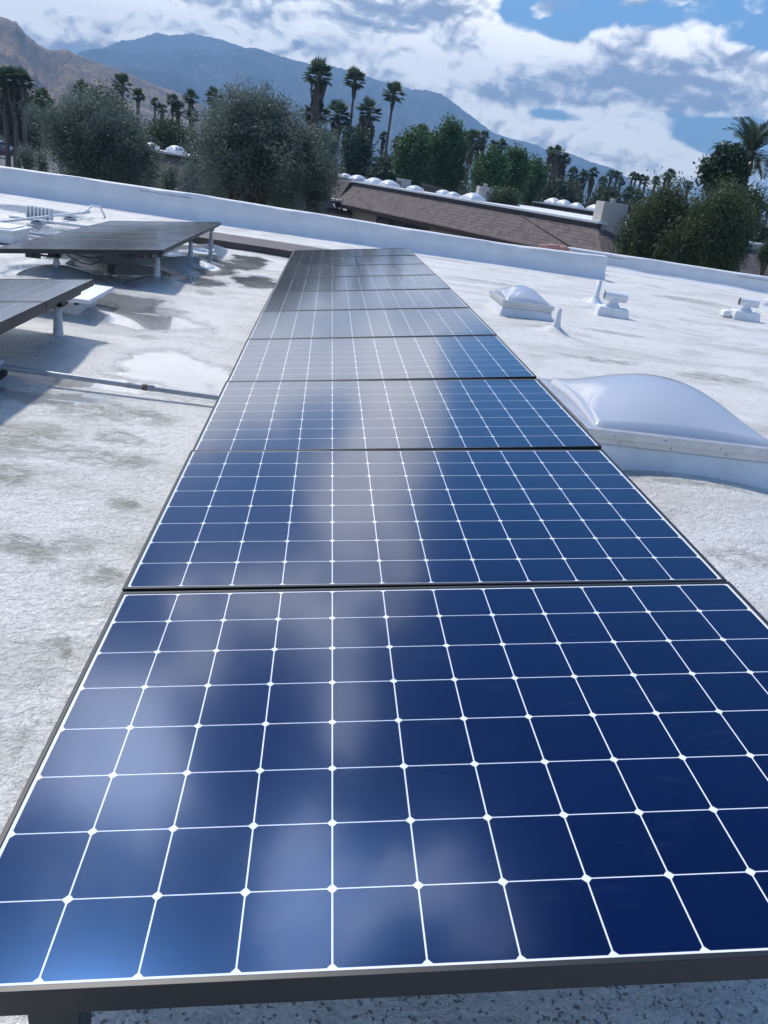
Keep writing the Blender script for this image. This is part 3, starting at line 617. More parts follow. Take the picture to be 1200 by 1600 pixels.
# terracotta ridge and tan hip behind the parapet
p = on_y(868, 392, 18.3); r = empty('tile_ridge', (float(p[0]), float(p[1]), float(p[2])-.27))
MB().tube([(-.42, -.1, .33), (-.22, -.1, .34), (0, -.1, .36), (.06, -.1, .37)], [.05, .06, .065, .05], 10).build('ridge_tile', M_clay, r)
MB().lathe([(.001, .42), (.07, .41), (.12, .36), (.11, .3)], c=(.14, -.1, 0), n=14, sx=1.3).build('ridge_end', M_clay, r)
MB().add([(-.2, -.4, .20), (1.15, -.4, .10), (1.2, .5, .10), (.18, 0, .38), (-.3, .5, .2), (-.2, -.4, -.3), (1.15, -.4, -.3), (1.2, .5, -.3), (-.3, .5, -.3)], [(0, 1, 3), (1, 2, 3), (2, 4, 3), (4, 0, 3), (0, 5, 6, 1), (1, 6, 7, 2), (4, 8, 5, 0)]).build('hip_cap', M_tan, r)
tag(r, 'tan stone hip with a red clay ridge tile poking above the parapet', 'roof ridge')

# ------------------------------------------------------------------ ground, road, lawn
GZ = -3.6
def ground_mat():
    m = bpy.data.materials.new('desert_ground'); m.use_nodes = True; t = NT(m.node_tree); b = t.n['Principled BSDF']; b.inputs['Roughness'].default_value = .95
    P = t.new('ShaderNodeNewGeometry').outputs['Position']
    c = t.mix(t.ss(t.noise(P, .03, 6, .6), .4, .6), (.10,.13,.05), (.33,.28,.22)); c = t.mix(t.ss(t.noise(P, 1.5, 5, .7), .4, .7, 0, .4), c, (.08,.09,.05)); t.l.new(c, b.inputs['Base Color']); return m
gm = MB().add([(-16000, -3000, GZ), (16000, -3000, GZ), (16000, 20000, GZ), (-16000, 20000, GZ)], [(0,1,2,3)]).build('ground', ground_mat()); tag(gm, 'desert ground with patchy grass', kind='structure')
M_asph = mat('asphalt', (.075,.075,.08), .85, 0, .15, .6); M_conc = mat('concrete_kerb', (.42,.38,.35), .85, 0, .1, 1); M_grass = mat('lawn_grass', (.045,.10,.025), .9, 0, .3, 2, .5, 30)
def flat(name, pts, z, m, label):
    b = MB(); n = len(pts); vs = [(float(p[0]), float(p[1]), z) for p in pts]; b.add(vs, [tuple(range(n))]); o = b.build(name, m)
    me = o.data
    if me.polygons[0].normal.z < 0: me.flip_normals()
    tag(o, label, kind='structure'); return o
g_ = lambda u, v: on_z(u, v, GZ)
rd = [g_(-60, 262), g_(0, 243), g_(32, 229.5), g_(60, 232), g_(110, 262), g_(60, 290), g_(-60, 300)]
flat('road', rd, GZ+.012, M_asph, 'grey asphalt road at the far left')
k1, k2, k0 = g_(0, 243), g_(32, 229.5), g_(-60, 262)
def strip(name, pts, w, h, m, label):
    b = MB()
    for a, c in zip(pts[:-1], pts[1:]):
        a, c = np.array(a), np.array(c); d = (c-a); d[2] = 0; d /= np.linalg.norm(d); n = np.array([-d[1], d[0], 0])*w
        b.hexa([a, c, c+n, a+n]+[q+np.array([0,0,h]) for q in (a, c, c+n, a+n)])
    o = b.build(name, m); tag(o, label, kind='structure')
strip('kerb', [k0, k1, k2], 1.6, .13, M_conc, 'pale concrete kerb and walk along the road')
flat('lawn', [g_(1130, 372), g_(1300, 395), g_(1400, 470), g_(1140, 450)], GZ+.02, M_grass, 'green lawn at the far right')

# ------------------------------------------------------------------ neighbour houses
def uvface(mb_, o, e, up_):
    me = o.data; uv = me.uv_layers.new(name='uv')
    for lp_ in me.loops:
        p = np.array(me.vertices[lp_.vertex_index].co); uv.data[lp_.index].uv = (float(p@e), float(p@up_))
def mansard_house(TL, TR, ztop, depth, eave_z, out, dz_front, label, name='house', left_hip=0.0, right_hip=1.6, back=True):
    TL = np.array(TL[:2]+(0,) if isinstance(TL, tuple) else [TL[0], TL[1], 0.0]); TR = np.array([TR[0], TR[1], 0.0]); L = np.linalg.norm(TR-TL); e = (TR-TL)/L; n = np.array([e[1], -e[0], 0])
    r = empty(name, (TL[0], TL[1], GZ))
    def q(s, o, z): p = e*s+n*o; return (p[0], p[1], z-GZ)
    MB().hexa([q(-left_hip*.2, -depth, GZ), q(-left_hip*.2, -.2, GZ), q(L+right_hip*.6, -.2, GZ), q(L+right_hip*.6, -depth, GZ), q(-left_hip*.2, -depth, ztop-.05), q(-left_hip*.2, -.2, ztop-.05), q(L, -.2, ztop-.05), q(L, -depth, ztop-.05)]).build('wall_core', M_stucco, r)
    MB().hexa([q(-.1, .25, GZ), q(L+right_hip*.7, .25, GZ), q(L+right_hip*.7, -.2, GZ), q(-.1, -.2, GZ), q(-.1, .25, eave_z+.1), q(L+right_hip*.7, .25, eave_z+.1), q(L+right_hip*.7, -.2, eave_z+.1), q(-.1, -.2, eave_z+.1)]).build('wall', M_stucco, r)
    o = MB().add([q(-left_hip, out, eave_z), q(L+right_hip, out, eave_z), q(L, 0, ztop-.32), q(0, 0, ztop-.32)], [(0, 1, 2, 3)]).build('roof', M_shingle, r)
    sl = np.array([*(n*(-out))[:2], ztop-eave_z]); sl /= np.linalg.norm(sl); uvface(None, o, e, sl)
    if right_hip:
        o = MB().add([q(L+right_hip, out, eave_z), q(L+right_hip, -depth-out, eave_z), q(L, -depth, ztop-.32), q(L, 0, ztop-.32)], [(0, 1, 2, 3)]).build('roof', M_shingle, r)
        uvface(None, o, n, np.array([*(e*(-.6))[:2], .8]))
    MB().hexa([q(-left_hip, out-.06, eave_z-.30), q(L+right_hip, out-.06, eave_z-.30), q(L+right_hip, out-.12, eave_z-.30), q(-left_hip, out-.12, eave_z-.30), q(-left_hip, out+.03, eave_z-.01), q(L+right_hip, out+.03, eave_z-.01), q(L+right_hip, out-.10, eave_z-.01), q(-left_hip, out-.10, eave_z-.01)]).build('fascia', M_brownwood, r)
    MB().hexa([q(-left_hip, out-.12, eave_z-.28), q(L+right_hip, out-.12, eave_z-.28), q(L+right_hip, .25, eave_z-.28), q(-left_hip, .25, eave_z-.28), q(-left_hip, out-.12, eave_z-.2), q(L+right_hip, out-.12, eave_z-.2), q(L+right_hip, .25, eave_z-.2), q(-left_hip, .25, eave_z-.2)]).build('soffit', M_brownwood, r)
    MB().hexa([q(-.05, .06, ztop-.34), q(L+.05, .06, ztop-.34), q(L+.05, -.25, ztop-.34), q(-.05, -.25, ztop-.34), q(-.05, .06, ztop-.12), q(L+.05, .06, ztop-.12), q(L+.05, -.25, ztop-.12), q(-.05, -.25, ztop-.12)]).build('trim_board', M_brownwood, r)
    MB().hexa([q(-.1, .14, ztop-.12), q(L+.1, .14, ztop-.12), q(L+.1, -depth-.1, ztop-.12), q(-.1, -depth-.1, ztop-.12), q(-.1, .14, ztop), q(L+.1, .14, ztop), q(L+.1, -depth-.1, ztop), q(-.1, -depth-.1, ztop)]).build('flat_top', M_white, r)
    r['label'] = label; r['category'] = 'house'
    return r, q, e, n, L
def house_window(r, q, s0, s1, z0, z1, o=.25, m=None):
    f = MB(); t_ = .07
    for a, b, c, d in ((s0, s1, z0, z0+t_), (s0, s1, z1-t_, z1), (s0, s0+t_, z0+t_, z1-t_), (s1-t_, s1, z0+t_, z1-t_), ((s0+s1)/2-.03, (s0+s1)/2+.03, z0+t_, z1-t_)):
        f.hexa([q(a, o+.004, c), q(b, o+.004, c), q(b, o+.06, c), q(a, o+.06, c), q(a, o+.004, d), q(b, o+.004, d), q(b, o+.06, d), q(a, o+.06, d)])
    w = f.build('window', M_brownwood, r); MB().hexa([q(s0+t_, o+.003, z0+t_), q(s1-t_, o+.003, z0+t_), q(s1-t_, o+.02, z0+t_), q(s0+t_, o+.02, z0+t_), q(s0+t_, o+.003, z1-t_), q(s1-t_, o+.003, z1-t_), q(s1-t_, o+.02, z1-t_), q(s0+t_, o+.02, z1-t_)]).build('pane', M_glasswin, w)
ZT = .72
TL, TR = on_z(552, 282, ZT), on_z(936, 346, ZT); print('house', TL, TR)
r, q, e_, n_, L_ = mansard_house(TL, TR, ZT, 16, -1.15, 1.5, 0, 'long low house with brown shingle mansard roof and white flat top', right_hip=2.4, left_hip=0)
def hp(u, v, o):   # house-front coordinates (s, z) of a photo point, o metres in front of the wall
    p = on_plane(u, v, np.array([TL[0], TL[1], 0])+n_*o, n_); return float((p-np.array([TL[0], TL[1], 0]))@e_), float(p[2])
print('hp eave', hp(560, 340, 1.5), hp(1000, 398, 1.5), hp(560, 325, 1.5))
for (ua, ub) in ((588, 630), (632, 672), (748, 788), (832, 870), (872, 905), (940, 975)):
    s0, _ = hp(ua, 352, .25); s1, _ = hp(ub, 352, .25); house_window(r, q, s0, s1, -3.1, -1.5)
# left dormer bulk and lower roof of the same house
s0, _ = hp(470, 310, 2.2); s1, _ = hp(552, 310, 1.2)
MB().hexa([q(s0, 1.2, -.9), q(0, 1.2, -.9), q(0, -4, -.9), q(s0, -4, -.9), q(s0, .3, .62), q(0, .3, .55), q(0, -4, .55), q(s0, -4, .62)]).build('dormer', M_brownwood, r)
MB().hexa([q(s0-.5, 2.0, -1.02), q(.9, 2.0, -1.02), q(.9, 0, -1.02), q(s0-.5, 0, -1.02), q(s0-.5, 2.0, -.86), q(.9, 2.0, -.86), q(.9, 0, -.86), q(s0-.5, 0, -.86)]).build('ledge', M_palewood, r)
o = MB().add([q(s0-.5, 3.2, -1.7), q(.9, 3.2, -1.7), q(.9, 1.6, -1.03), q(s0-.5, 1.6, -1.03)], [(0,1,2,3)]).build('roof', M_shingle, r); uvface(None, o, e_, np.array([*(-n_[:2]*.9), .4]))
MB().hexa([q(s0-.5, 3.1, -1.95), q(.9, 3.1, -1.95), q(.9, 0, -1.95), q(s0-.5, 0, -1.95), q(s0-.5, 3.18, -1.71), q(.9, 3.18, -1.71), q(.9, 0, -1.71), q(s0-.5, 0, -1.71)]).build('fascia', M_brownwood, r)
MB().hexa([q(s0, 1.5, GZ), q(.6, 1.5, GZ), q(.6, -2, GZ), q(s0, -2, GZ), q(s0, 1.5, -1.95), q(.6, 1.5, -1.95), q(.6, -2, -1.95), q(s0, -2, -1.95)]).build('wall', M_stucco, r)
# valley seam
sa, za = hp(812, 333, .0); sb, zb = hp(925, 387, 1.5); MB().tube([q(sa, .03, ZT-.33), q(sb, 1.53, -1.14)], .04, 6).build('valley_flashing', M_brownwood, r)
# dome skylights and boxes on the flat top
M_dome = mat('white_dome', (.60,.63,.68), .35, 0, .05, 3)
def roof_pt(u, back_):
    p = on_plane(u, 300, np.array([TL[0], TL[1], 0])-n_*back_, n_); return (float(p[0]), float(p[1]), ZT)
ang = math.atan2(e_[1], e_[0])
sky_sp = [(522, 4.0, 1.1, .34), (537, 3.0, 1.2, .36), (557, 1.6, 1.3, .42), (584, 1.4, 1.35, .40), (607, 1.5, 1.3, .40), (648, 1.6, 1.0, .26), (694, 3.0, .9, .26), (709, 2.2, .75, .22), (741, 1.4, 1.25, .42)]
nm_ = ['leftmost white dome skylight on the mansard house, among the olive leaves', 'second white dome from the left on the mansard house', 'third white dome from the left on the mansard house', 'fourth white dome from the left on the mansard house',
       'white dome just left of the grey cabinet on the mansard house', 'low grey-white dome right of the grey cabinet', 'white dome behind the small framed one on the mansard house', 'small white dome in the right-hand pair on the mansard house', 'large white dome left of the stucco chimney']
first = None
for (u, bk, w, h), l in zip(sky_sp, nm_):
    r2 = empty('skylight', roof_pt(u, bk), (0, 0, ang)); MB().box((-w/2, -w/2, 0), (w/2, w/2, .14)).build('curb', M_white, r2, .02); o = dome_mesh(w, w, h*.74, 14, .02, .8, 2.2).build('dome', M_dome, r2); o.location = (0, 0, .14); tag(r2, l, 'skylight', 'dome skylights on the mansard house')
def cabinet(u, bk, w, d, h, l, nm='rooftop_unit', mm=None):
    r2 = empty(nm, roof_pt(u, bk), (0, 0, ang)); MB().box((-w/2, -d/2, 0), (w/2, d/2, h)).build('cabinet', mm or M_ac, r2, .02)
    for i in range(5): MB().box((-w/2+.08, -d/2-.012, .12+i*(h-.24)/5), (w/2-.08, -d/2-.004, .12+i*(h-.24)/5+.05)).build('louver', M_bracket, r2)
    MB().box((-w/2-.04, -d/2-.04, h), (w/2+.04, d/2+.04, h+.06)).build('lid', mm or M_ac, r2, .01); tag(r2, l, 'air conditioner'); return r2
cabinet(629, 2.6, .9, .8, .62, 'grey rooftop unit between the dome skylights'); cabinet(676, 4.0, 1.5, .8, .42, 'low brown rooftop unit with dark louvres', mm=M_brownwood); cabinet(664, 5.5, .5, .5, .5, 'small dark rooftop unit left of the low brown one', mm=M_brownwood)
def chimney(P, w, d, h, l, rz, taper=.12, z0=ZT):
    r2 = empty('chimney', (P[0], P[1], z0), (0, 0, rz)); t_ = taper
    MB().hexa([(-w/2, -d/2, -1.2), (w/2, -d/2, -1.2), (w/2, d/2, -1.2), (-w/2, d/2, -1.2), (-w/2+t_*.3, -d/2+t_*.3, h), (w/2-t_*.6, -d/2+t_*.3, h), (w/2-t_*.6, d/2-t_*.3, h), (-w/2+t_*.3, d/2-t_*.3, h)]).build('stack', M_chim, r2, .02)
    MB().lathe([(.16, h), (.16, h+.14), (.19, h+.15), (.19, h+.2), (.001, h+.22)], n=12).build('flue', M_chim, r2); tag(r2, l, 'chimney')
chimney(roof_pt(757, 3.5), 1.15, 1.1, .95, 'pale stucco chimney between the large white dome and green trees', ang+R(-25))
pc = on_plane(952, 340, np.array([TL[0], TL[1], 0])-n_*1.2, n_); chimney(pc, 1.75, 1.5, 1.55, 'large pale stucco chimney at the right end of the mansard roof', ang+R(-28), .2, ZT-.5)

def simple_house(u0, v0, u1, v1, zt, depth, label, domes=0, eave=-1.2, hip=1.5, Y=None):
    if Y: a, b = on_y(u0, v0, Y[0]), on_y(u1, v1, Y[1]); zt = float(a[2]+b[2])/2
    else: a, b = on_z(u0, v0, zt), on_z(u1, v1, zt)
    print(label, a, b); rr, qq, ee, nn, LL = mansard_house(a, b, zt, depth, eave, 1.4, 0, label, right_hip=hip, left_hip=0)
    for s in (.12, .35, .6, .85): house_window(rr, qq, LL*s-.9, LL*s+.9, -3.0, -1.5)
    for i in range(domes):
        s = LL*(i+.5+random.uniform(-.2, .2))/domes; p = a*0+np.array([a[0], a[1], 0])+ee*s-nn*random.uniform(1.2, 3.0); w = random.uniform(.6, .9) if 'olive' in label else random.uniform(.9, 1.3)
        r2 = empty('skylight', (float(p[0]), float(p[1]), zt), (0, 0, math.atan2(ee[1], ee[0]))); MB().box((-w/2, -w/2, 0), (w/2, w/2, .14)).build('curb', M_white, r2); o = dome_mesh(w, w, w*.3, 12, .02, .75, 2.2).build('dome', M_dome, r2); o.location = (0, 0, .14)
        nums = ['first', 'second', 'third', 'fourth', 'fifth', 'sixth', 'seventh']
        tag(r2, f'{nums[i]} dome from the left on the {label.split(",")[0]}', 'skylight', 'domes on the '+label.split(',')[0])
    return a, b
print(simple_house(835, 314, 930, 329, -.2, 10, 'distant brown house, its white topped roof showing left of the big chimney', 5, -.6, Y=(78, 72)))
print(simple_house(176, 224, 290, 241, .15, 12, 'brown shingle house, seen between the two olive trees, white domes on top', 4, -1.2, 1.0, Y=(54, 50)))
print(simple_house(1152, 371, 1230, 383, -.1, 9, 'pale house at the right picture edge, with a white gutter, left of the small palm', 3, -1.15, 0.5))
print(simple_house(16, 208, 60, 214, -.5, 8, 'dim grey house at the far left, beyond the road under olive trees', 0, -1.2, .5))
M_pink = mat('pale_stucco', (.50,.44,.42), .85, 0, .06, 3)

# ------------------------------------------------------------------ vegetation
def leaf_quads(cent, n, spread, size, aspect, droop, rg):
    C = np.repeat(cent, n, axis=0); N = len(C)
    P = C+rg.normal(size=(N, 3)).clip(-1.9, 1.9)*np.repeat(spread, n, axis=0)
    a = rg.normal(size=(N, 3)); a[:, 2] = a[:, 2]*(1-droop)-droop*1.6; a /= np.linalg.norm(a, axis=1)[:, None]
    b = np.cross(a, rg.normal(size=(N, 3))); b /= np.linalg.norm(b, axis=1)[:, None]
    s = size*rg.uniform(.6, 1.4, (N, 1)); a = a*s/2; b = b*s*aspect/2
    return np.stack([P-a, P+b-a*.1, P+a, P-b-a*.1], 1)
def crown_centres(lobes, n, rg, shell=.55):
    vol = np.array([l[3]*l[4]*l[5] for l in lobes]); k = rg.choice(len(lobes), n, p=vol/vol.sum()); L = np.array(lobes)[k]
    d = rg.normal(size=(n, 3)); d /= np.linalg.norm(d, axis=1)[:, None]; r = (shell+(1-shell)*rg.uniform(0, 1, (n, 1)))**.8
    r = r*(1+.06*rg.normal(size=(n, 1)).clip(-2, 2))
    return L[:, :3]+d*r*L[:, 3:6]
def tree(base, top_z, crown_w, crown_bottom, leafm, label, cat='tree', name='tree', nclump=260, per=60, size=.12, aspect=.35, droop=.0, clump=.30, lobes=7, seed=1, group=None, trunks=1, depthf=.9, trunk_r=None, tm=None, tall_lobes=1.0, wisps=0):
    rg = np.random.default_rng(seed); rn = random.Random(seed)
    r = empty(name, (float(base[0]), float(base[1]), GZ)); H = top_z-GZ; cb = crown_bottom-GZ; ch = H-cb; w = crown_w/2
    LB = []
    for i in range(lobes):
        an = rn.uniform(0, 2*math.pi); rr = w*rn.uniform(.1, .68); s = rn.uniform(.26, .50)*w; ht = cb+ch*(1-rn.uniform(.25, .62)*(rr/(.68*w))**2-rn.uniform(0, .10)); lo_ = cb+ch*.25; zz = max(lo_, ht-s*.9) if rn.random() < .6 else rn.uniform(lo_, max(lo_+.1, ht-s*.9))
        LB.append((rr*math.cos(an), rr*math.sin(an)*depthf, zz, s, s*depthf, max(.3, min(s*1.15*tall_lobes, (ht-zz)+.1, max(.2, zz-cb)+.3))))
    LB.append((0, 0, cb+ch*.52, w*.62, w*.62*depthf, ch*.46))
    cen = crown_centres(LB, nclump, rg)
    if wisps:
        k = rg.integers(0, nclump, wisps); ww = cen[k]+np.stack([rg.normal(0, .1, wisps)*w*.5, rg.normal(0, .1, wisps)*w*.5, rg.uniform(.05, .35, wisps)*w*.35], 1); cen = np.concatenate([cen, ww])
    sp = np.full((len(cen), 3), clump)*rg.uniform(.6, 1.4, (len(cen), 1)); sp[:, 2] *= (1+droop*1.2)
    V = leaf_quads(cen, per, sp, size, aspect, droop, rg)
    quads('crown', V, leafm, r)
    tb = MB(); tr = trunk_r or max(.10, H*.028)
    for k in range(trunks):
        ox, oy = (0, 0) if trunks == 1 else (rn.uniform(-.3, .3), rn.uniform(-.3, .3))
        fork = Vector((ox*1.5+rn.uniform(-.1, .1), oy*1.5, max(.8, cb*.8))); tb.tube([(ox, oy, -.1), (ox*1.1, oy, fork.z*.5), fork], [tr*1.25, tr, tr*.85], 8)
        for j in range(rn.randint(5, 7)):
            l = rn.choice(LB); t_ = Vector((l[0], l[1], l[2]+l[5]*.4)); m1 = fork.lerp(t_, .5)+Vector((rn.uniform(-.2, .2), rn.uniform(-.2, .2), rn.uniform(0, .3)))
            tb.tube([fork, m1, t_], [tr*.6, tr*.38, tr*.1], 6)
            for _ in range(2):
                t2 = t_+Vector((rn.uniform(-.5, .5)*w*.5, rn.uniform(-.5, .5)*w*.5, rn.uniform(-.1, .5)*w*.4)); tb.tube([m1, m1.lerp(t2, .5)+Vector((0, 0, .1)), t2], [tr*.3, tr*.18, tr*.05], 5)
    tb.build('trunk', tm or M_trunk, r)
    tag(r, label, cat, group); return r
def at(u, vtop, Y):
    p = on_y(u, vtop, Y); return p
def T(u, vtop, vbot, wpx, Y, m, label, **kw):
    p = at(u, vtop, Y); pb_ = at(u, vbot, Y); dist = np.linalg.norm(p-CAM); w = wpx/F*dist*1.0
    return tree(p, float(p[2]), float(w), float(max(GZ+.3, pb_[2])), m, label, **kw)
T(150, 138, 300, 184, 30, L_olive, 'big grey green olive tree beyond the parapet, left of the two', name='olive_tree', nclump=700, per=95, size=.12, aspect=.22, clump=.17, lobes=20, seed=3, group='big olive trees beyond the parapet', trunks=2, wisps=90, droop=.1)
T(408, 138, 335, 245, 25, L_olive, 'big grey green olive tree left of the mansard house', name='olive_tree', nclump=850, per=95, size=.11, aspect=.22, clump=.15, lobes=22, seed=8, group='big olive trees beyond the parapet', trunks=2, wisps=110, droop=.1)
T(500, 200, 330, 60, 26, L_olive, 'narrow olive tree leaning over the left end of the mansard house', name='olive_tree', nclump=150, per=75, size=.13, aspect=.24, clump=.2, lobes=5, seed=18, trunks=1, wisps=20, droop=.1)
T(20, 160, 204, 100, 90, L_olive, 'dull olive tree over the parked cars at the far left', name='olive_tree', nclump=300, per=60, size=.22, aspect=.3, clump=.45, lobes=9, seed=12)
T(66, 165, 208, 60, 80, L_olive, 'dull olive tree beside the grey far house', name='olive_tree', nclump=200, per=60, size=.2, aspect=.3, clump=.4, lobes=7, seed=13)
T(42, 230, 268, 24, 34, L_olive, 'small thin young tree standing by the road just above the parapet', name='young_tree', nclump=60, per=40, size=.09, aspect=.3, clump=.12, lobes=4, seed=14, trunk_r=.06)
T(64, 236, 274, 16, 33, L_olive, 'thin leafy shrub right of the small young tree', name='shrub', cat='shrub', nclump=40, per=40, size=.08, aspect=.3, clump=.12, lobes=4, seed=24, trunk_r=.04)
T(160, 148, 220, 70, 46, L_bush, 'yellow green tree peeking over the left olive tree', nclump=160, per=60, size=.18, aspect=.4, clump=.35, lobes=5, seed=21)
T(36, 150, 215, 60, 90, L_dark, 'dark round tree behind the far left palms', nclump=160, per=60, size=.35, aspect=.5, clump=.6, lobes=5, seed=22)
T(262, 192, 235, 66, 75, L_bush, 'bright green bushes between the two olive trees', nclump=160, per=60, size=.25, aspect=.4, clump=.4, lobes=6, seed=23)
T(270, 262, 300, 34, 27, L_olive, 'small thin shrub in front of the brown shingle roof between the olives', name='shrub', cat='shrub', nclump=50, per=45, size=.09, aspect=.3, clump=.14, lobes=4, seed=25, trunk_r=.04)
gr = 'leafy green trees behind the mansard house'
T(648, 204, 296, 54, 78, L_ficus, 'green tree behind the mansard house, leftmost of the tall leafy ones', nclump=190, per=80, size=.28, aspect=.5, clump=.36, lobes=12, seed=31, group=gr, tall_lobes=1.4)
T(707, 188, 304, 60, 80, L_ficus, 'tallest rounded green tree, right of the dome skylights', nclump=250, per=80, size=.28, aspect=.5, clump=.36, lobes=14, seed=32, group=gr, tall_lobes=1.6)
T(773, 238, 312, 42, 74, L_ficus, 'green tree just right of the small stucco chimney', nclump=200, per=70, size=.28, aspect=.5, clump=.4, lobes=7, seed=33, group=gr, tall_lobes=1.4)
T(812, 226, 318, 48, 76, L_ficus, 'pointed green tree left of the distant brown house', nclump=190, per=80, size=.26, aspect=.5, clump=.34, lobes=12, seed=34, group=gr, tall_lobes=1.5)
T(835, 256, 320, 34, 84, L_ficus, 'narrow green tree beside the far palms', nclump=140, per=70, size=.3, aspect=.5, clump=.4, lobes=6, seed=35, group=gr)
T(790, 300, 322, 60, 60, L_bush, 'pale green hedge above the mansard roof right of the chimney', name='hedge', cat='hedge', nclump=120, per=60, size=.18, aspect=.4, clump=.25, lobes=8, seed=36)
T(690, 270, 304, 50, 92, L_dark, 'dark bushy tree filling between the two tallest green trees', nclump=120, per=60, size=.4, aspect=.5, clump=.6, lobes=6, seed=37)
T(560, 215, 280, 36, 95, L_dark, 'dark bushy tree between the tall palms', nclump=120, per=60, size=.4, aspect=.5, clump=.55, lobes=6, seed=38)
T(880, 290, 330, 60, 90, L_distant, 'dull bushy tree below the far palms beside the distant brown house', nclump=120, per=60, size=.4, aspect=.5, clump=.55, lobes=7, seed=39)
T(610, 250, 292, 60, 92, L_distant, 'dull bushy tree behind the white domes', nclump=140, per=60, size=.4, aspect=.5, clump=.55, lobes=7, seed=40)
grw = 'drooping trees beyond the right parapet'
T(1044, 304, 430, 112, 27, L_willow, 'drooping green tree right of the mansard roof end', name='willow_tree', nclump=620, per=110, size=.14, aspect=.2, clump=.18, lobes=11, seed=41, droop=.65, group=grw, trunks=2, tall_lobes=1.6)
T(1133, 306, 440, 128, 25, L_willow, 'larger drooping tree below the dark leaved crown at the right', name='willow_tree', nclump=720, per=110, size=.13, aspect=.2, clump=.18, lobes=12, seed=42, droop=.65, group=grw, trunks=2, tall_lobes=1.6)
T(1146, 234, 300, 62, 31, L_dark, 'dark glossy leaved tree under the feathery palm', name='rubber_tree', nclump=230, per=60, size=.15, aspect=.55, clump=.15, lobes=11, seed=43, trunk_r=.13)
T(1182, 300, 360, 40, 30, L_bush, 'yellow green spiky shrub at the right edge above the lawn house', name='shrub', cat='shrub', nclump=90, per=50, size=.18, aspect=.2, clump=.2, lobes=5, seed=44)
T(1163, 397, 432, 36, 84, L_dark, 'dark round bush on the lawn just above the parapet', name='bush', cat='bush', nclump=120, per=50, size=.30, aspect=.5, clump=.4, lobes=5, seed=45)
T(1167, 396, 404, 14, 120, L_dark, 'low dark bush against the pale house wall', name='bush', cat='bush', nclump=60, per=50, size=.12, aspect=.5, clump=.14, lobes=4, seed=46)
T(1207, 375, 415, 22, 40, L_willow, 'green bush cut by the right picture edge', name='bush', cat='bush', nclump=80, per=50, size=.10, aspect=.4, clump=.14, lobes=4, seed=47)
T(1190, 360, 385, 50, 60, L_distant, 'grey green tree behind the pale house', nclump=100, per=50, size=.3, aspect=.5, clump=.4, lobes=5, seed=48)
T(950, 300, 345, 34, 85, L_distant, 'dark bushy tree behind the large stucco chimney', nclump=100, per=60, size=.35, aspect=.5, clump=.5, lobes=5, seed=49)
T(1000, 330, 372, 30, 44, L_willow, 'small green bush right of the large chimney', name='bush', cat='bush', nclump=100, per=50, size=.16, aspect=.4, clump=.2, lobes=5, seed=50)

# fan palms
def fan_crown(rg, n=44, R_=1.9, skirtn=0):
    V = []
    def fan(org, d, L, blades, dr, half):
        d = d/np.linalg.norm(d); s = np.cross(d, [0,0,1]); s /= max(1e-6, np.linalg.norm(s)); u = np.cross(s, d)
        c = org+d*L*.45; V.append([org-s*.03, org+s*.03, c+s*.03, c-s*.03])
        for j in range(blades):
            a = half*(2*(j+.5)/blades-1); bd = d*math.cos(a)+s*math.sin(a); tip = c+bd*L*.62*(1-.25*abs(a)/half)+np.array([0,0,-dr*L*rg.uniform(.25, .5)]); mid = c+(tip-c)*.55+np.array([0,0,dr*L*.12]); w = .058*L
            sd_ = np.cross(bd, u); V.append([c, mid+sd_*w, tip, mid-sd_*w])
    for i in range(n):
        el = math.asin(rg.uniform(-.55, 1.0)); az = rg.uniform(0, 2*math.pi); L = R_*rg.uniform(.8, 1.08)*(1 if el > -.1 else .85)
        fan(np.array([0., 0, 0])+rg.normal(size=3)*.08, np.array([math.cos(el)*math.cos(az), math.cos(el)*math.sin(az), math.sin(el)]), L, 9, .30 if el < .6 else .1, 1.15)
    return np.array(V)
def skirt(rg, n=60, L=1.8, r=.5):
    V = []
    for i in range(n):
        az = rg.uniform(0, 2*math.pi); z = -rg.uniform(.1, L); d = np.array([math.cos(az), math.sin(az), 0]); s = np.array([-d[1], d[0], 0]); rr = r*rg.uniform(.6, 1.1)*(1-.35*abs(z)/L); l = rg.uniform(.6, 1.1)
        a = d*.15+np.array([0,0,z]); b = d*rr+np.array([0,0,z-.25*l]); c = d*rr*.85+np.array([0,0,z-l]); w = .16; V.append([a-s*.05, b-s*w, c, b+s*w])
    return np.array(V)
crowns, skirts = [], []
for k in range(4):
    rg = np.random.default_rng(100+k); o = quads('crown', fan_crown(rg, 50+3*k), L_palm); crowns.append(o.data); bpy.data.objects.remove(o)
    o = quads('dead_skirt', skirt(rg), L_skirt); skirts.append(o.data); bpy.data.objects.remove(o)
tm_ = MB().tube([(0,0,0), (.01,0,.3), (0,.01,.7), (0,0,1)], [1.35, 1.05, .95, .9], 8).build('trunk', M_palmtrunk); trunk_me = tm_.data; bpy.data.objects.remove(tm_)
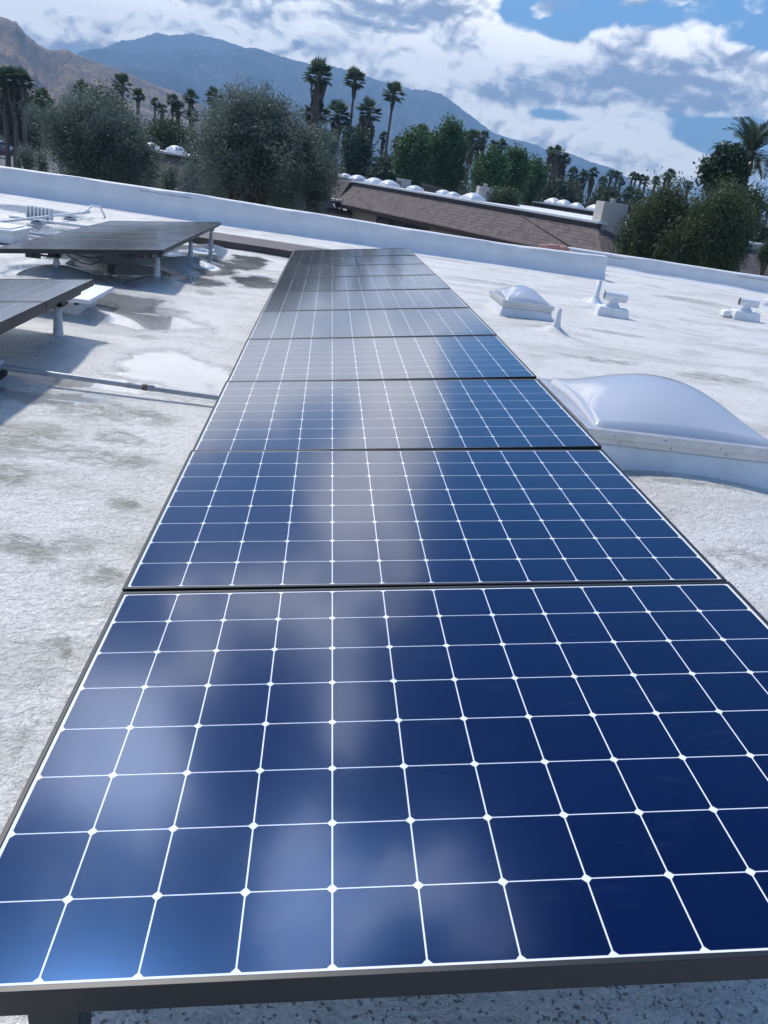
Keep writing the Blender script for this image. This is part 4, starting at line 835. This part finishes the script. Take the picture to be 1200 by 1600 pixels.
def palm(u, vtop, wpx, Y, label, group, sk=1.0, tr=.17, lean=0.0):
    p = on_y(u, vtop, Y); dist = float(np.linalg.norm(p-CAM)); Rr = wpx/F*dist/2/1.55; cz_ = float(p[2])-1.5*Rr
    seed = int(u*7+vtop); rn = random.Random(seed); r = empty('fan_palm', (float(p[0]), float(p[1]), GZ)); H = cz_-GZ
    r.rotation_euler = (0, R(lean+rn.uniform(-1.5, 1.5)), rn.uniform(0, 6.28))
    k = rn.randrange(4)
    for nm, me, s, z in (('crown', crowns[k], (Rr, Rr, Rr*1.05), H), ('dead_skirt', skirts[k], (Rr*sk, Rr*sk, Rr*sk), H), ('trunk', trunk_me, (tr, tr, H), 0)):
        o = bpy.data.objects.new(nm, me); col.objects.link(o); o.parent = r; o.scale = s; o.location = (0, 0, z)
    tag(r, label, 'palm tree', group)
ords = ['leftmost', 'second from left', 'third from left', 'fourth from left', 'fifth from left', 'sixth from left', 'seventh from left', 'eighth from left']
def cluster(lst, Y, what, group, **kw):
    lst = sorted(lst)
    for i, (u, v, w) in enumerate(lst):
        nm = 'rightmost' if i == len(lst)-1 and len(lst) > 1 else ords[i]
        palm(u, v, w, Y+random.uniform(-4, 4), f'{nm} of the {what}', group, **kw)
tall = 'tall fan palms against the blue mountain'
palm(503, 94, 42, 105, 'tallest bushy fan palm, with two tiers of fronds, behind the right olive tree', tall, sk=1.7, tr=.26)
palm(500, 158, 38, 108, 'fan palm crown set right behind the tallest bushy palm', tall, sk=1.6, tr=.2)
palm(557, 107, 33, 110, 'slender tall fan palm between the bushy palm and the thin rightmost one', tall, sk=.8, tr=.17)
palm(614, 131, 29, 108, 'slender tall fan palm standing alone on the right of the tall ones', tall, sk=.8, tr=.17)
palm(578, 156, 36, 100, 'stout fan palm with a long dead skirt between the two slender ones', tall, sk=2.0, tr=.25)
cluster([(487, 168, 26), (527, 160, 36), (541, 190, 22), (562, 196, 22), (568, 215, 22), (600, 206, 15), (624, 214, 20)], 112, 'lower fan palms clustered among the tall ones', 'lower palms among the tall ones', sk=1.6, tr=.2)
cluster([(6, 107, 30), (22, 106, 32), (36, 110, 28)], 82, 'three fan palms at the far left picture edge', 'far left palms', sk=1.8, tr=.22)
cluster([(66, 138, 28), (126, 126, 22), (216, 138, 20)], 78, 'fan palms rising just behind the left olive tree', 'palms behind the left olive')
palm(187, 117, 25, 85, 'fan palm standing clear above the left olive tree', 'palms behind the left olive', sk=.8)
cluster([(243, 153, 13), (255, 162, 16), (271, 147, 18), (279, 160, 22)], 118, 'four small fan palms between the olive trees', 'palms between the olive trees', tr=.16)
cluster([(301, 141, 22), (298, 170, 20), (334, 138, 25)], 100, 'three fan palms behind the left shoulder of the right olive', 'palms behind the right olive', sk=1.5)
palm(661, 197, 26, 92, 'fan palm behind the leftmost leafy green tree', 'palms around the green trees', sk=1.4)
cluster([(727, 206, 20), (741, 204, 24), (760, 206, 17), (752, 220, 18)], 105, 'palms crowded right of the tallest rounded green tree', 'palms around the green trees', sk=1.8, tr=.2)
cluster([(775, 219, 18), (785, 218, 17)], 110, 'pair of palms peeping over the green trees above the small chimney', 'palms around the green trees', sk=1.4)
cluster([(862, 229, 15), (875, 228, 22), (884, 240, 18), (868, 252, 20)], 120, 'palms in the tallest far group on the right', 'far palms in the tallest right group', sk=2.2, tr=.22)
cluster([(850, 265, 14), (897, 262, 17), (915, 266, 19), (930, 262, 16), (944, 276, 16), (903, 280, 20)], 125, 'bushy far palms above the distant brown house', 'bushy far palms', sk=2.0, tr=.22)
cluster([(958, 265, 14), (966, 267, 14), (972, 278, 12)], 130, 'three thin far palms above the large chimney', 'thin palms above the large chimney', sk=1.2)
cluster([(988, 269, 13), (996, 271, 12), (1003, 272, 12), (1012, 276, 14)], 118, 'four small palms in a row left of the drooping trees', 'small palms in a row', sk=1.0)
cluster([(985, 292, 20), (998, 295, 20)], 112, 'pair of skirted palms under the row of small palms', 'small palms in a row', sk=2.4, tr=.25)
cluster([(1027, 276, 13), (1040, 270, 13), (1050, 265, 15), (1078, 282, 14)], 110, 'small far palms over the first drooping tree', 'far palms over the drooping tree', sk=1.2)
cluster([(1192, 358, 14), (1205, 318, 16)], 90, 'small far palms beside the right picture edge', 'far palms at the right edge')

def small_palm(u, vtop, Y):
    p = on_y(u, vtop, Y); r = empty('fan_palm', (float(p[0]), float(p[1]), GZ)); H = float(p[2])-GZ-1.2; rg = np.random.default_rng(5)
    quads('crown', fan_crown(rg, 40, 2.0), L_palm, r).location = (0, 0, H); MB().tube([(0,0,0), (.05, 0, H*.5), (0, 0, H)], [.6, .42, .40], 10).build('trunk', M_palmtrunk, r); tag(r, 'short palm with a thick dark trunk on the lawn', 'palm tree')
small_palm(1189, 384, 80)
# feathery date palm
def date_palm(u, vc, Y, L):
    p = on_y(u, vc, Y); r = empty('date_palm', (float(p[0]), float(p[1]), GZ)); H = float(p[2])-GZ; rg = np.random.default_rng(9); V = []
    for i in range(34):
        az = rg.uniform(0, 2*math.pi); el = rg.uniform(-.15, 1.35); d = np.array([math.cos(az), math.sin(az), 0]); pts = []
        for k in range(13):
            t_ = k/12; x = L*t_; ang_ = el-t_*t_*1.15; pts.append(None)
        P = np.array([0., 0, H]); a = el; seg = L/12; prev = P
        for k in range(12):
            a = el-1.35*(k/12)**1.6; dv = d*math.cos(a)+np.array([0,0,math.sin(a)]); nx = prev+dv*seg; s = np.array([-d[1], d[0], 0]); V.append([prev-s*.012, prev+s*.012, nx+s*.01, nx-s*.01])
            nn = np.cross(s, dv)
            ll = L*.24*math.sin(math.pi*min(1, (k+1.3)/13.5))+.05
            for q_ in range(3):
                b0 = prev+dv*seg*q_/3
                for sg in (-1, 1):
                    tip = b0+s*sg*ll*.85+dv*ll*.7+np.array([0,0,.06-.1*rg.random()]); md = (b0+tip)/2; V.append([b0, md+dv*.032, tip, md-dv*.032])
            prev = nx
    quads('crown', np.array(V), L_date, r); MB().tube([(0,0,0), (.1,0,H*.5), (0,0,H+.1)], [.28, .22, .2], 10).build('trunk', M_palmtrunk, r)
    tag(r, 'feathery date palm rising over the dark leaved tree', 'palm tree')
date_palm(1172, 240, 34, 1.75)

# far off tree belt, one mass
def belt():
    rg = np.random.default_rng(77); C = []
    for i in range(1500):
        Y = rg.uniform(150, 330); u = rg.uniform(-80, 1300); p = on_y(u, 300, Y); C.append([p[0], Y, GZ+rg.uniform(.3, 1)**1.5*rg.uniform(2.5, 6.5)])
    C = np.array(C); V = leaf_quads(C, 34, np.full((len(C), 3), 1.3), 1.0, .6, 0, rg); tag(quads('tree_belt', V, L_distant), 'dark belt of distant trees below the mountains', kind='stuff')
belt()

# ------------------------------------------------------------------ cars and pillar at the far left
def car(P, rz, body, label):
    r = empty('parked_car', (float(P[0]), float(P[1]), GZ+.02), (0, 0, rz)); prof = [(-2.2, .35), (-2.25, .8), (-2.1, 1.0), (-1.9, 1.55), (-1.6, 1.68), (.35, 1.66), (1.05, 1.05), (2.1, .95), (2.3, .75), (2.3, .35)]
    vs = []; n = len(prof)
    for sy, in_ in ((-.92, 0), (.92, 0)):
        for x, z in prof: vs.append((x, sy*(1 if z < 1.1 else .82), z))
    MB().add(vs, [tuple(range(n-1, -1, -1)), tuple(range(n, 2*n))]+[(i, (i+1) % n, n+(i+1) % n, n+i) for i in range(n)]).build('body', body, r, .05)
    g = MB(); 
    for s in (-1, 1):
        y0, y1 = s*.925, s*.775; g.add([(-1.85, y0, 1.08), (.85, y0, 1.08), (.28, y1, 1.58), (-1.7, y1, 1.58)], [(0,1,2,3)])
    g.add([(.42, -.66, 1.62), (.42, .66, 1.62), (1.02, .76, 1.1), (1.02, -.76, 1.1)], [(0,1,2,3)]).add([(-1.95, -.66, 1.55), (-1.95, .66, 1.55), (-2.13, .76, 1.03), (-2.13, -.76, 1.03)], [(0,1,2,3)]); g.build('windows', M_glasswin, r)
    for x in (-1.35, 1.4):
        for s in (-1, 1): MB().tube([(x, s*.72, .34), (x, s*.94, .34)], .34, 16).build('wheel', M_black, r)
    for s in (-1, 1): MB().box((-2.29, s*.55-.13, .8), (-2.24, s*.55+.13, .95)).build('tail_light', M_redl, r)
    tag(r, label, 'car', 'cars parked at the far left')
M_redl = mat('red_lens', (.35,.02,.03), .3)
car(g_(3, 238)+np.array([0,0,0]), R(60), mat('white_paint', (.75,.76,.78), .25), 'white car with red tail lights parked at the far left edge')
car(g_(-4, 246), R(75), mat('maroon_paint', (.12,.03,.04), .25), 'dark maroon car in front of the white car at the far left')
p = g_(31, 229); r = empty('mailbox_pillar', (float(p[0]), float(p[1]), GZ)); MB().box((-.35, -.35, 0), (.35, .35, 1.35)).build('pillar', M_tan, r, .03); MB().box((-.45, -.45, 1.35), (.45, .45, 1.5)).build('cap', M_tan, r, .03); tag(r, 'pale stone mailbox pillar at the end of the road', 'pillar')

# ------------------------------------------------------------------ mountains
def rock_mat(name, a, b_, c_, sc_, bs):
    m = bpy.data.materials.new(name); m.use_nodes = True; t = NT(m.node_tree); b = t.n['Principled BSDF']; b.inputs['Roughness'].default_value = .95; b.inputs['Specular IOR Level'].default_value = .1
    P = t.new('ShaderNodeNewGeometry').outputs['Position']
    f = t.noise(P, sc_, 8, .65, .4); c = t.mix(t.ss(f, .40, .60), a, b_); c = t.mix(t.ss(t.noise(t.v('MULTIPLY', P, (1., 1., 2.5)), sc_*4.5, 6, .7), .52, .62, 0, .75), c, c_); t.l.new(c, b.inputs['Base Color'])
    bn = t.new('ShaderNodeBump'); bn.inputs['Strength'].default_value = 1; bn.inputs['Distance'].default_value = bs; t.l.new(t.noise(P, sc_*6, 7, .7), bn.inputs['Height']); t.l.new(bn.outputs[0], b.inputs['Normal']); return m
def mountain(name, prof, Dist, front, m, label, amp, seed, nx=340, ny=90, back=.5, gully=1.0):
    us = np.array([p[0] for p in prof], float); vs = np.array([p[1] for p in prof], float)
    az, el = [], []
    for u, v in prof:
        d = ray(u, v); az.append(math.atan2(d[0], d[1])); el.append(math.atan2(d[2], math.hypot(d[0], d[1])))
    az = np.array(az); el = np.array(el); A = np.linspace(az[0], az[-1], nx); E_ = np.interp(A, az, el); rows = []
    V = np.zeros((ny, nx, 3)); s0 = seed*13.7
    for j in range(ny):
        t_ = j/(ny-1); 
        for i in range(nx):
            rr = Dist*(front+(1-front)*t_/ .78) if t_ < .78 else Dist*(1+back*(t_-.78)/.22)
            Hr = CAM[2]+Dist*math.tan(max(E_[i], -.002))-GZ
            g = min(1, t_/.78); prof_ = g**1.55 if t_ < .78 else 1-.6*((t_-.78)/.22)
            a = A[i]; s = a*Dist/ (Dist*.055)
            rg_ = noise.fractal(Vector((s*.55+s0, rr/Dist*3.2, seed)), .9, 2.1, 6)
            rdg = abs(noise.fractal(Vector((s*.9+s0+1.2*rg_+rr/Dist*2.0, rr/Dist*3.4, seed+4)), .85, 2.2, 6))
            env = (g*(1-g)*4)**.6 if t_ < .78 else .3
            h = Hr*prof_+amp*Hr*env*(rg_*.35-rdg*gully*.7+.12)*(.35+.65*g) + (Hr*.012*noise.fractal(Vector((s*14, 3, seed)), .9, 2, 4) if t_ > .7 else 0)
            V[j, i] = (CAM[0]+rr*math.sin(a), CAM[1]+rr*math.cos(a), GZ-2+max(0, h))
    X = V.reshape(-1, 3); i = np.arange((ny-1)*(nx-1)); r_, c_ = i//(nx-1), i % (nx-1); a = r_*nx+c_; Q = np.stack([a, a+1, a+1+nx, a+nx], 1)
    me = bpy.data.meshes.new(name); me.from_pydata(X.tolist(), [], Q.tolist()); me.polygons.foreach_set('use_smooth', [True]*len(Q)); me.materials.append(m); me.update()
    o = bpy.data.objects.new(name, me); col.objects.link(o); tag(o, label, kind='structure'); return o
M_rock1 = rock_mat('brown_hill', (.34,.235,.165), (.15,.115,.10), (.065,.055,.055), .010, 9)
M_haze_rock = rock_mat('haze_tinted_range', (.13,.16,.27), (.07,.09,.17), (.25,.27,.33), .003, 90)  # distance haze blue painted into the rock colours, on top of the air volume
mountain('brown_hill', [(-420, -110), (-200, -40), (-80, -5), (0, 22), (25, 32), (40, 50), (60, 66), (80, 76), (105, 73), (120, 82), (160, 98), (200, 112), (240, 128), (280, 143), (310, 158), (340, 176), (380, 205), (430, 232)], 1400, .42, M_rock1, 'brown rocky desert hill at the left', .60, 3)
mountain('blue_foothill', [(120, 96), (150, 100), (200, 102), (225, 106), (250, 112), (272, 104), (290, 118), (320, 135), (360, 158), (420, 195), (470, 225), (540, 262)], 2600, .5, M_haze_rock, 'hazy blue foothill behind the brown hill', .3, 5, 200, 60)
mountain('haze_tinted_range', [(60, 110), (100, 96), (125, 80), (150, 72), (175, 75), (215, 83), (245, 80), (290, 78), (330, 86), (370, 74), (400, 72), (450, 88), (500, 98), (560, 110), (605, 128), (640, 136), (690, 146), (735, 178), (770, 205), (810, 218), (843, 226), (852, 232), (890, 238), (925, 252), (960, 262), (1000, 290), (1060, 310), (1120, 330), (1200, 350), (1300, 372)], 3800, .45, M_haze_rock, 'long blue hazy mountain range under the clouds', .7, 7, 420, 100)
mountain('back_peak', [(100, 105), (150, 76), (190, 60), (222, 56), (245, 47), (262, 52), (300, 50), (340, 55), (400, 75), (460, 110)], 4500, .6, M_haze_rock, 'pale peak behind the blue range near the cloud base', .2, 9, 160, 40)

# ------------------------------------------------------------------ haze
hz = MB().box((-6000, -60, GZ-4.6), (6000, 4900, 600)).build('haze', mat('haze_air'))
m = hz.data.materials[0]; t = NT(m.node_tree); t.n.clear(); pv = t.new('ShaderNodeVolumePrincipled'); pv.inputs['Color'].default_value = (.40,.68,1.0,1); pv.inputs['Density'].default_value = 3.3e-4; pv.inputs['Anisotropy'].default_value = .0
mo = t.new('ShaderNodeOutputMaterial'); t.l.new(pv.outputs[0], mo.inputs['Volume']); tag(hz, 'thin blue air haze', kind='stuff')
